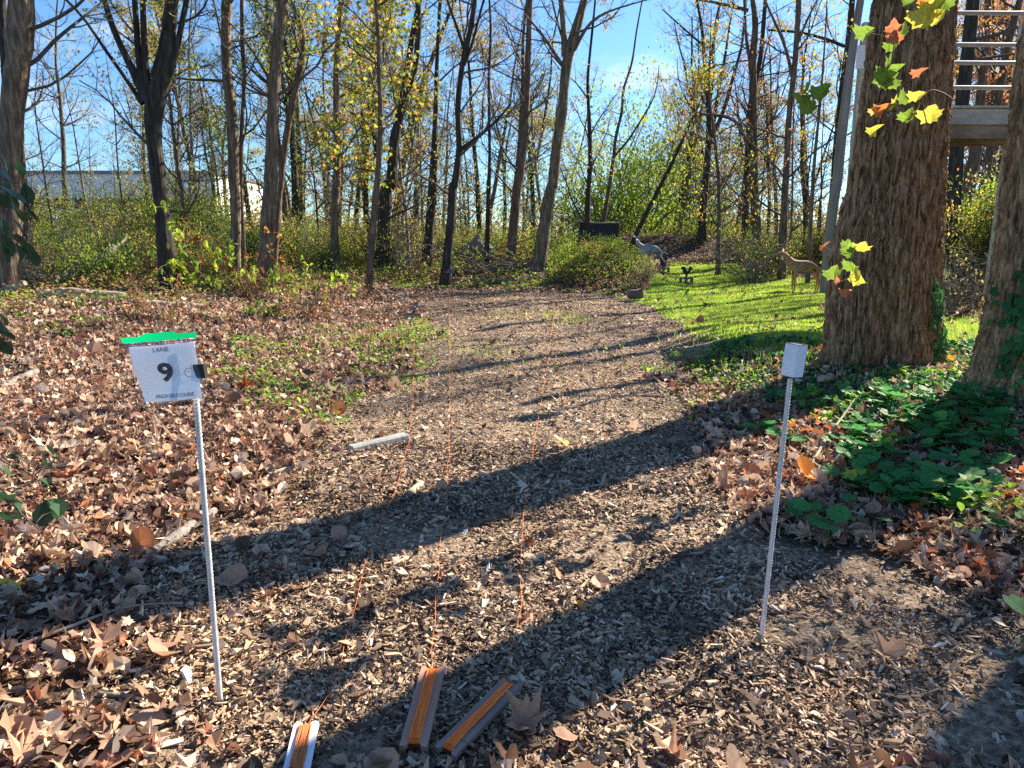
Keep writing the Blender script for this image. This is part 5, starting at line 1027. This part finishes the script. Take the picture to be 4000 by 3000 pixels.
# ------------------------------------------------------------------ cord winders and their cords
M['plank'] = noise_mat('brown_plastic_wood', [(.3, (.34, .18, .12)), (.7, (.48, .28, .2))], 6, (1, .2, 1), .7, .3, bscale=40, bdist=.003); M['plank_grey'] = noise_mat('greyed_plank', [(.3, (.2, .14, .11)), (.7, (.34, .25, .21))], 6, (1, .2, 1), .75, .3, bscale=40, bdist=.003)
m, n, b, out = newmat('orange_cord'); M['cord'] = m; b.inputs['Base Color'].default_value = (.95, .2, .015, 1); b.inputs['Roughness'].default_value = .55
m, n, b, out = newmat('dull_orange_cord'); M['cord2'] = m; b.inputs['Base Color'].default_value = (.6, .17, .04, 1); b.inputs['Roughness'].default_value = .6
def winder(label, p0, p1, width, mat, cordm, rounded=False, strands=16, lift=.018, cw=.42):
    a, b2 = G(*s2p(*p0)), G(*s2p(*p1)); d = b2 - a; L = np.linalg.norm(d[:2]); c = (a + b2) / 2
    t = thing('cord_winder', label, 'cord winder', (c[0], c[1], c[2] + lift), math.atan2(d[1], d[0]) - math.pi / 2, 'orange cord winders'); t.rotation_euler[0] = math.atan2(d[2], L)
    h, w = L / 2, width / 2; nt_ = w * .62; dp = width * .28
    if rounded:
        ar = np.linspace(0, math.pi, 7); ew = w * .32; pr = []
        for sx, sy in ((1, 1), (-1, 1), (-1, -1), (1, -1)):
            seg = [(sx * (w - ew) + ew * math.cos(q), sy * (h - ew) + sy * ew * math.sin(q)) for q in (ar if True else ar)]
            pr += seg if sy > 0 else seg[::-1]
        # notch between the rounded ears
        out_ = pr[:7] + [(w - 2 * ew, h - dp), (-(w - 2 * ew), h - dp)] + pr[7:14] + pr[14:21] + [(-(w - 2 * ew), -h + dp), (w - 2 * ew, -h + dp)] + pr[21:28]
        sh = out_
    else:
        sh = [(w, h), (nt_, h), (nt_ * .55, h - dp), (-nt_ * .55, h - dp), (-nt_, h), (-w, h), (-w, -h), (-nt_, -h), (-nt_ * .55, -h + dp), (nt_ * .55, -h + dp), (nt_, -h), (w, -h)]
    # build as three convex slabs to keep the faces clean
    m_ = MB(); zb, zt_ = -.009, .009
    if rounded:
        zb, zt_ = -.003, .003
        m_.prism([(w, h - dp), (-w, h - dp), (-w, -h + dp), (w, -h + dp)], zb, zt_)
        ew = w * .36
        for sx in (1, -1):
            for sy in (1, -1):
                ar = np.linspace(0, math.pi, 9); pp = [(sx * (w - ew) + ew * math.cos(q), sy * (h - ew + ew * math.sin(q))) for q in ar] + [(sx * (w - ew) - ew, sy * (h - dp)), (sx * (w - ew) + ew, sy * (h - dp))]
                m_.prism(pp if sy > 0 else pp[::-1], zb, zt_)
    else:
        m_.prism([(w, h - dp), (-w, h - dp), (-w, -h + dp), (w, -h + dp)], zb, zt_)
        for sx in (1, -1):
            for sy in (1, -1):
                pp = [(sx * nt_ * .5, sy * (h - dp)), (sx * w, sy * (h - dp)), (sx * w, sy * h), (sx * nt_, sy * h)]; m_.prism(pp if sx * sy > 0 else pp[::-1], zb, zt_)
    m_.obj('board', mat, t)
    # wound cord
    m_ = MB(); e = h - dp + .002
    for i in range(strands):
        ly = i // (strands // 2); u = ((i % (strands // 2)) + .5) / (strands // 2) * 2 - 1; x0, x1 = u * w * cw, u * w * cw + rng.normal(0, w * .05); zz = zt_ + .0022 + ly * .003 + rng.uniform(0, .0015); r_ = .0023
        P = []
        for s_ in np.linspace(-1, 1, 9): P.append((x0 + (x1 - x0) * (s_ + 1) / 2 + .0015 * math.sin(s_ * 5 + i), s_ * e * .985, zz + .002 * (1 - s_ * s_)))
        P += [(x1, e + .004 + ly * .003, zt_ - .002), (x1, e + .004 + ly * .003, zb + .002), (x1, e * .97, zb - .003)]
        P += [(x0 + .003, -e * .97, zb - .003), (x0, -e - .004 - ly * .003, zb + .002), (x0, -e - .004 - ly * .003, zt_ - .002), P[0]]
        m_.tube(P, r_, 6, cap=False)
    m_.obj('wound_cord', cordm, t, smooth=True); return t
winder('brown notched board wound with bright orange cord, the upright one in the middle', (1615, 2965), (1694, 2645), .088, M['plank'], M['cord'], lift=.035)
winder('greyish notched board wound with orange cord, lying at a slant on the right', (1738, 2980), (2003, 2698), .082, M['plank_grey'], M['cord'], lift=.03)
winder('white plastic winder with rounded ears and dull orange cord, cut by the bottom edge', (1142, 3130), (1202, 2858), .082, M['white'], M['cord2'], rounded=True, lift=.03, cw=.5, strands=18)
def cord(label, pts, r0=.001, lift=.012, c0=None):
    P = []
    for i, (x, y) in enumerate(pts):
        g = G(*s2p(x, y)); P.append(g + np.array([0, 0, lift + (.02 if 0 < i < len(pts) - 1 else .01)]))
    Q, _ = resample(P, np.full(len(P), r0), .06); Q[:, 2] = np.maximum(Q[:, 2], terrain(Q[:, 0], Q[:, 1]) + .02); Q[:, 0] += .006 * fbm(Q[:, 1] * 6, 0, 0, int(pts[0][0])); r = r0 * np.clip(Q[:, 1] / 6, .85, 2.2)
    c = Q[0].copy(); o = MB().tube(Q - c, r, 5).obj('cord', M['cord'], smooth=True, loc=tuple(c)); return tag(o, label, 'cord', 'orange target cords')
cord('orange cord running from the white winder to the pigeon target', [(1195, 2868), (1255, 2800), (1300, 2745), (1340, 2590), (1345, 2520), (1400, 2390), (1422, 2250), (1460, 2130), (1520, 1985), (1550, 1930), (1578, 1810), (1597, 1750), (1600, 1730), (1612, 1600), (1618, 1400), (1618, 1220)])
cord('orange cord running from the upright brown winder to the rat target', [(1690, 2650), (1690, 2500), (1703, 2400), (1712, 2250), (1728, 2100), (1745, 1950), (1757, 1700), (1757, 1400), (1757, 1180), (1760, 1085)])
cord('orange cord running from the slanted winder to the small dark staked target', [(1965, 2690), (1990, 2570), (2018, 2510), (2032, 2400), (2035, 2200), (2051, 1983), (2079, 1794), (2118, 1558), (2142, 1420), (2154, 1310), (2167, 1188), (2176, 1110)])

# ------------------------------------------------------------------ single leaves that stand out
def big_leaf(name, label, x, y, size, cols, T, yaw, tilt=0., lift=.03, tr=.4, D=None, cat='leaf', group=None, roll=0.):
    g = G(*s2p(x, y)) if D is None else at(*s2p(x, y), D); m_ = leaf_mat('single_leaf', cols, tr)
    v = (T[0] * size) @ (rots(np.array([yaw]), np.array([tilt]), np.array([roll]))[0]).T; me = mesh_np(name, v, [T[1]], m_, smooth=False); o = link(name, me, loc=tuple(g + np.array([0, 0, lift if D is None else 0]))); s_ = o.modifiers.new('Subdivision', 'SUBSURF'); s_.levels = 1; s_.render_levels = 1; s_.subdivision_type = 'SIMPLE'
    return tag(o, label, cat, group)
OR = [(0, (.8, .25, .02)), (1, (.85, .3, .03))]; PY = [(0, (.5, .5, .22)), (1, (.5, .5, .25))]; RD = [(0, (.42, .1, .03)), (1, (.45, .12, .04))]; TN = [(0, (.45, .28, .18)), (1, (.5, .3, .2))]; YL = [(0, (.7, .6, .05)), (1, (.75, .6, .05))]; PK = [(0, (.5, .28, .22)), (1, (.5, .3, .24))]
big_leaf('orange_leaf', 'glowing orange curled leaf right of the white-topped stake', 3140, 1890, .21, OR, fan(HEART, .5, .5, 1.0, 1), 1.3, .5, .05, .6)
big_leaf('orange_leaf', 'big dark orange leaf standing behind the rod of the numbered bag', 960, 1530, .2, RD, fan(MAPLE, .5, .3, .6, 2), .4, 1.0, .08, .5)
big_leaf('yellow_leaf', 'large pale yellow-green folded leaf in the middle of the path', 2190, 1762, .2, PY, fan(OVAL, .3, .9, .4, 3), 2.4, .5, .06)
big_leaf('brown_leaf', 'large broad tan leaf lying beside the numbered stake halfway down', 905, 2310, .13, TN, fan(HEART, .6, .5, .6, 4), .6, .3, .05)
big_leaf('brown_leaf', 'large oval brown leaf left of the foot of the numbered stake', 640, 2610, .12, TN, fan(HEART, .4, .4, .5, 5), 2.9, .5, .05)
big_leaf('maple_leaf', 'pinkish star-shaped maple leaf left of the rod at the shadow edge', 625, 2000, .16, PK, fan(MAPLE, .4, .3, .8, 6), .2, .7, .06)
big_leaf('maple_leaf', 'folded tan maple leaf at lower left among the twigs', 405, 2560, .13, TN, fan(MAPLE, .8, .7, .9, 7), 1.4, .6, .06)
big_leaf('maple_leaf', 'crumpled brown maple leaf right of the slanted winder', 2030, 2860, .16, TN, fan(MAPLE, 1.0, .6, .8, 8), .9, .3, .05)
big_leaf('brown_leaf', 'smooth brown leaf just below the crumpled maple leaf near the bottom', 2215, 2930, .09, TN, fan(OVAL, .5, .5, .4, 9), 2., .3, .04)
big_leaf('maple_leaf', 'pale curled maple leaf in the sunlit patch at lower right', 3450, 2590, .13, TN, fan(MAPLE, .7, .7, .8, 10), .3, .4, .05)
big_leaf('orange_leaf', 'small amber leaf on the sunlit chips above the shadow', 2265, 2395, .06, OR, fan(OVAL, .5, .4, .6, 11), 1.2, .7, .03)
big_leaf('yellow_leaf', 'pale yellow round leaf on the chips above the small amber leaf', 2340, 2300, .08, TN, fan(HEART, .3, .3, .3, 12), .5, .4, .03)
big_leaf('red_leaf', 'small red leaf on the chips left of the slanted winder cord', 2055, 2140, .07, RD, fan(MAPLE, .6, .6, .8, 13), .8, .5, .03)
big_leaf('yellow_leaf', 'yellow mottled leaf in the shade at the left edge', 45, 2330, .11, YL, fan(OVAL, .3, .3, .3, 14), 1.5, .3, .05)
big_leaf('tan_leaf', 'broad tan leaf on the sunlit litter left of the numbered bag', 360, 1390, .2, TN, fan(HEART, .8, .6, .8, 15), 1.0, .6, .06)
big_leaf('orange_leaf', 'bright red-orange leaf at the foot of the big trunk beside the ivy', 3690, 1430, .14, OR, fan(MAPLE, .6, .5, .6, 16), .2, 1.2, .1, .6)
big_leaf('brown_leaf', 'pale upright leaf on the shady chips beside the wide shadow edge', 1725, 1920, .07, TN, fan(HEART, .4, .3, .5, 17), .2, .9, .04)
big_leaf('brown_leaf', 'round brown leaf at the left end of the wide shadow', 1318, 2120, .09, TN, fan(HEART, .4, .4, .5, 18), 1.1, .6, .04)

# ------------------------------------------------------------------ foreground sprigs
def sprig(name, label, D, twig, leaves, leafmat, T, size, cat='twig', r=.003):
    if name == 'maple_sprig': size = size * .95
    P = [at(*s2p(x, y), D + q) for (x, y, q) in twig]; c = P[0].copy(); t = thing(name, label, cat, tuple(c)); Q, rq = resample(P, np.linspace(r, r * .5, len(P)), .03); m_ = MB().tube(Q - c, rq, 6)
    for li, lf in enumerate(leaves):
        x, y, s_ = lf[:3]; mt = M[lf[3]] if len(lf) > 3 else leafmat; p = at(*s2p(x, y), D + rng.uniform(-.08, .08)); i = np.argmin(np.linalg.norm(Q - p, axis=1)); m_.tube([Q[i] - c, (Q[i] + p) / 2 - c + np.array([0, 0, .01]), p - c], [.0016, .0013, .001], 4)
        R = rots(np.array([rng.uniform(-.6, .6) + math.pi]), np.array([rng.uniform(.35, 1.5)]), np.array([rng.uniform(-.9, .9)]))[0]; tv, tf = T[li % len(T)]
        o = link('leaf', mesh_np('leaf', (tv * s_ * size) @ R.T, [tf], mt), t, tuple(p - c))
    m_.obj('twig', M['twig'], t, smooth=True); return t
MP2 = [(0, 0), (.16, .05), (.40, -.04), (.36, .12), (.60, .30), (.50, .38), (.56, .56), (.36, .55), (.26, .64), (.2, .82), (0, 1.0), (-.18, .8), (-.26, .64), (-.38, .56), (-.58, .58), (-.5, .38), (-.6, .28), (-.36, .12), (-.4, -.04), (-.16, .05)]
TL = [fan(MP2, .6, .5, -.5, 1), fan(MP2, -.6, .45, .5, 2), fan(MP2, .9, .8, -.8, 3)]; OV = [fan(OVAL, .2, .3, -.2, 1), fan(OVAL, -.2, .35, .2, 2)]
M['lf_syellow'] = leaf_mat('leaf_sprig_yellow', [(0, (.42, .45, .06)), (.6, (.55, .5, .07)), (1, (.5, .33, .06))], .5, mott=.5); M['lf_sgreen'] = leaf_mat('leaf_sprig_green', [(0, (.1, .2, .03)), (1, (.24, .34, .05))], .5, mott=.5); M['lf_sred'] = leaf_mat('leaf_sprig_red', [(0, (.45, .14, .07)), (1, (.5, .2, .09))], .5, mott=.5)  # mottled yellow, green and red leaf colours of the maple sprigs
sprig('maple_sprig', 'bright yellow maple leaves hanging before the top of the big trunk', 5.6, [(3760, -60, .2), (3680, 10, 0), (3630, 60, 0)], [(3620, 60, 1.0, 'lf_syellow'), (3670, 75, .8, 'lf_syellow'), (3660, 30, .8, 'lf_syellow'), (3640, -5, .7, 'lf_orange'), (3560, 10, .7, 'lf_sgreen'), (3690, 0, .7, 'lf_sgreen')], M['lf_syellow'], TL, .21)
sprig('maple_sprig', 'green and orange maple leaves hanging down the left stem of the big trunk', 5.8, [(3480, 20, .2), (3475, 150, 0), (3470, 240, 0), (3460, 340, 0)], [(3490, 105, .6, 'lf_sred'), (3525, 130, .8, 'lf_sgreen'), (3495, 145, .6, 'lf_sred'), (3490, 175, .6, 'lf_sgreen'), (3480, 255, .9, 'lf_sgreen'), (3490, 290, .9, 'lf_sgreen'), (3465, 310, .9, 'lf_sgreen'), (3480, 320, .6, 'lf_sgreen'), (3385, 130, .7, 'lf_sgreen')], M['lf_sgreen'], TL, .2)
sprig('maple_sprig', 'single coral red maple leaf on a thin stalk in front of the big trunk', 5.7, [(3470, 270, .1), (3540, 275, 0), (3575, 280, 0)], [(3602, 280, 1.0, 'lf_sred')], M['lf_sred'], TL, .13, r=.002)
sprig('maple_sprig', 'row of yellow-green maple leaves on a twig crossing the middle of the big trunk', 5.9, [(3730, 395, .3), (3690, 365, .2), (3640, 348, .1), (3560, 400, 0), (3470, 460, 0), (3410, 470, 0)], [(3590, 375, .8, 'lf_syellow'), (3500, 405, .8, 'lf_syellow'), (3530, 388, .7, 'lf_sgreen'), (3640, 445, 1.0, 'lf_syellow'), (3545, 455, .8, 'lf_sgreen'), (3455, 430, .9, 'lf_orange'), (3425, 430, .6, 'lf_pale'), (3590, 425, .6, 'lf_pale'), (3425, 510, .7, 'lf_syellow')], M['lf_syellow'], TL, .17, r=.006)
sprig('maple_sprig', 'green, yellow and red maple leaves hanging at the lower left of the big trunk', 5.2, [(3240, 1010, .1), (3290, 990, 0), (3340, 985, 0), (3330, 1060, 0), (3320, 1130, 0)], [(3310, 960, .8, 'lf_sgreen'), (3360, 970, .9, 'lf_syellow'), (3330, 985, .7, 'lf_sgreen'), (3320, 1040, .8, 'lf_sgreen'), (3350, 1075, .9, 'lf_syellow'), (3355, 1100, .9, 'lf_syellow'), (3260, 1065, .9, 'lf_sgreen'), (3280, 1100, .7, 'lf_sred'), (3310, 1145, .6, 'lf_sred'), (3225, 965, .7, 'lf_sred')], M['lf_syellow'], TL, .14, r=.0025)
sprig('maple_sprig', 'dull green maple leaves hanging against the sky left of the weathered pole', 6.5, [(3260, 330, .2), (3210, 350, 0), (3160, 380, 0)], [(3215, 360, .9, 'lf_sgreen'), (3160, 345, .7, 'lf_green'), (3135, 385, .8, 'lf_green'), (3165, 420, .8, 'lf_green')], M['lf_sgreen'], TL, .2, r=.003)
for k, (nm, lab, D, tw, pts, sz) in enumerate([
    ('privet_branch', 'dark leafy branch reaching in at the left edge above the log', 2.6, [(-60, 700, .1), (60, 760, 0), (150, 800, 0), (280, 820, 0)], [(20, 640), (75, 665), (20, 690), (20, 750), (110, 760), (60, 770), (55, 795), (15, 790), (80, 840), (120, 840), (75, 890), (70, 940), (30, 960), (110, 980), (20, 1000), (130, 1010), (75, 985), (10, 890)], .085),
    ('privet_branch', 'dark leafy shoot hanging over the green vines at the left edge', 2.5, [(-40, 1200, .1), (0, 1260, 0), (30, 1300, 0), (15, 1350, 0)], [(25, 1310), (20, 1365), (10, 1290), (-5, 1345), (5, 1240)], .09),
    ('ivy_shoot', 'dark trailing shoot with oval leaves over the sunlit litter at the left edge', 2.3, [(-20, 1780, .1), (60, 1830, 0), (150, 1850, 0), (180, 1930, 0), (150, 2080, 0)], [(45, 1785), (80, 1795), (165, 1765), (195, 1760), (215, 1790), (175, 1810), (190, 1830), (60, 1830), (25, 1840), (185, 1885), (180, 1890)], .055),
    ('ivy_shoot', 'dark ivy stem with broad lobed leaves at the lower left edge', 2.1, [(-20, 1900, .1), (40, 1960, 0), (100, 2030, 0), (170, 2080, 0)], [(55, 1965), (40, 2020), (205, 1980), (200, 2000), (20, 1945)], .085)]):
    sprig(nm, lab, D, tw, [(x, y, rng.uniform(.8, 1.15)) for x, y in pts], M['lf_dark'], OV if k < 3 else [fan(STAR, .2, .2, .2, 1), fan(HEART, .2, .2, .2, 2)], sz)

# ------------------------------------------------------------------ broad-leaved plants in the shady bed on the right
rp_ = random.Random(9); spots = []
for i in range(56): spots.append((rp_.uniform(3300, 4080), rp_.uniform(1560, 2000)))
spots += [(3240, 2130), (3190, 2090), (3400, 2090), (3480, 1760), (3560, 1680), (3900, 2080), (3980, 2120), (2940, 1700), (3050, 1750), (4000, 2540), (3740, 2010), (3180, 2050)]
for i, (x, y) in enumerate(spots):
    g = G(*s2p(x, y)); lm = MB(); nl = rp_.randint(5, 9) if y < 2000 else 3; sun = y > 2050; c = tuple(g); pos_ = 'upper' if y < 1700 else ('middle' if y < 1880 else 'lower')
    side_ = 'left' if x < 3550 else ('centre' if x < 3800 else 'right')
    t = thing('broad_leaf_plant', 'round-leaved plant, %s %s of bed' % (pos_, side_), 'plant', c, group='round-leaved plants of the right-hand bed'); m_ = MB()
    for q in range(nl):
        a = rp_.uniform(0, 6.28); rr = rp_.uniform(.03, .16); h = rp_.uniform(.05, .17); p = np.array([rr * math.cos(a), rr * math.sin(a), h]); m_.tube([(0, 0, -.01), p * np.array([.5, .5, .8]), p], [.0025, .002, .0015], 5)
        s_ = rp_.uniform(.07, .15); an = np.linspace(0, 2 * math.pi, 19)[:-1]; ol = [(s_ * .5 * math.sin(w_) * (1 + .06 * (-1) ** k_), s_ * .5 * (1 - math.cos(w_)) * (1 + .05 * (-1) ** k_) - (s_ * .12 if k_ == 0 else 0) + (s_ * .16 if k_ == 0 else 0)) for k_, w_ in enumerate(an)]
        tv, tf = fan([(u / s_, v_ / s_) for u, v_ in ol], .15, .18, .25, q); R = rots(np.array([a - math.pi / 2]), np.array([rp_.uniform(-.1, .5)]), np.array([rp_.uniform(-.3, .3)]))[0]
        lm.add((tv * s_) @ R.T + p, [tf])
    lm.obj('leaves', M['mustard'], t)
    m_.obj('stems', M['weed'], t)
# dry drooping plants and the yellow-leaved saplings by the path on the left
def dry_plant(name, label, x, y, H, leafm, n, seed, lsz=(.05, .1), cat='plant', stems=7, T=T_OV, D=None):
    g = G(*s2p(x, y)) if D is None else np.array([at(*s2p(x, y), D)[0], D, 0]); g[2] = th(g[0], g[1]); gr = Grow(seed)
    for i in range(stems):
        P, r = gr.branch((0, 0, -.03), (gr.r.uniform(-.8, .8), gr.r.uniform(-.5, .5), 1), H * gr.r.uniform(.8, 1.3), .007, 1, 9, up=-.14, wig=.1)
        for c in range(6):
            j = gr.r.randint(3, 8); B, _ = gr.branch(P[j], gr.n.normal(0, 1, 3) - np.array([0, 0, .6]), H * .2, .003, 2, 4, up=-.1); gr.tips += [B[-1], B[1]]
    t = thing(name, label, cat, tuple(g)); link('stems', gr.mesh('stems', (1, 2), M['log_pale']), t); link('leaves', gr.leaves('leaves', n, lsz, T, M[leafm], jit=.04), t); return t
dry_plant('dry_plant', 'drooping withered tan plant above the numbered bag', 620, 1250, .8, 'lf_dry', 330, 51, stems=6)
dry_plant('dry_plant', 'tall withered orange-brown plant right of the big leaning trunk', 1180, 1250, .85, 'lf_dry', 420, 52, stems=9); dry_plant('dry_plant', 'withered stalks in the leaf litter right of the tall dry plant', 1420, 1170, .5, 'lf_dry', 120, 53)
dry_plant('yellow_sapling', 'small shrub with large lime yellow leaves before the straight grey trunk', 760, 1010, 2.0, 'lf_bright', 160, 54, (.14, .24), 'shrub', 5, D=17.5); dry_plant('orange_shrub', 'rusty orange leafed shrub between the grey trunk and the big leaning trunk', 930, 1040, 2.1, 'lf_orange', 330, 55, (.08, .14), 'shrub', 7, D=18.5)
dry_plant('yellow_sapling', 'arching shrub with drooping lime leaves right of the big leaning trunk', 1180, 1060, 1.4, 'lf_bright', 150, 56, (.12, .2), 'shrub', 7, D=17)
dry_plant('green_plant', 'dark green leafy plant at the foot of the big leaning trunk', 1020, 1245, .4, 'lf_green', 200, 57, (.06, .1))

for i, (x, y, k, sc, ww) in enumerate([(60, 1120, 'sh_green', .55, 'at the left edge by the pale log'), (330, 1110, 'sh_bright', .5, 'behind the pale log'), (480, 1080, 'sh_green', .6, 'left of the forked tree foot'), (700, 1120, 'sh_dry', .75, 'above the dry drooping plant'), (860, 1110, 'sh_green', .6, 'below the straight grey trunk'),
        (980, 1170, 'sh_dry', .7, 'left of the big leaning trunk foot'), (1130, 1130, 'sh_dry', .8, 'right of the big leaning trunk foot'), (1260, 1060, 'sh_green', .7, 'before the sunlit-edged trunk'), (1370, 1040, 'sh_yg', .6, 'left of the maple foot'), (1560, 1030, 'sh_green', .65, 'right of the maple foot'), (1660, 1040, 'sh_bare', .6, 'by the wavy trunk foot')]):
    g = G(*s2p(x, y)); plant_tree(k, 'shrub', 'low ' + SD[k].replace('tall ', '') + ' ' + ww, 'shrub', g[0], g[1], i * 1.1, sc, 'shrubs of the undergrowth')

# labels that two or three things still share are told apart by depth
byl = {}
for o in list(C.objects):
    if o.parent is None and o.get('label') and o.get('category') and o.name.split('.')[0] in ('tree', 'sapling', 'shrub', 'broad_leaf_plant'): byl.setdefault(o['label'], []).append(o)
for lb, L in byl.items():
    if len(L) < 2: continue
    L.sort(key=lambda o: o.location[0] / o.location[1]) 
    for i, o in enumerate(L):
        wd = {2: ['left one', 'right one'], 3: ['leftmost', 'middle', 'rightmost']}.get(len(L), ['leftmost', 'second from left', 'third from left', 'fourth from left', 'fifth from left', 'sixth from left', 'seventh from left', 'eighth from left'])
        q = wd[i] if i < len(wd) else 'one of the rightmost'
        o['label'] = ' '.join((lb + ', ' + q).replace('a few orange leaves', 'orange leaves').replace(' on a slim tree', '').split()[:16])
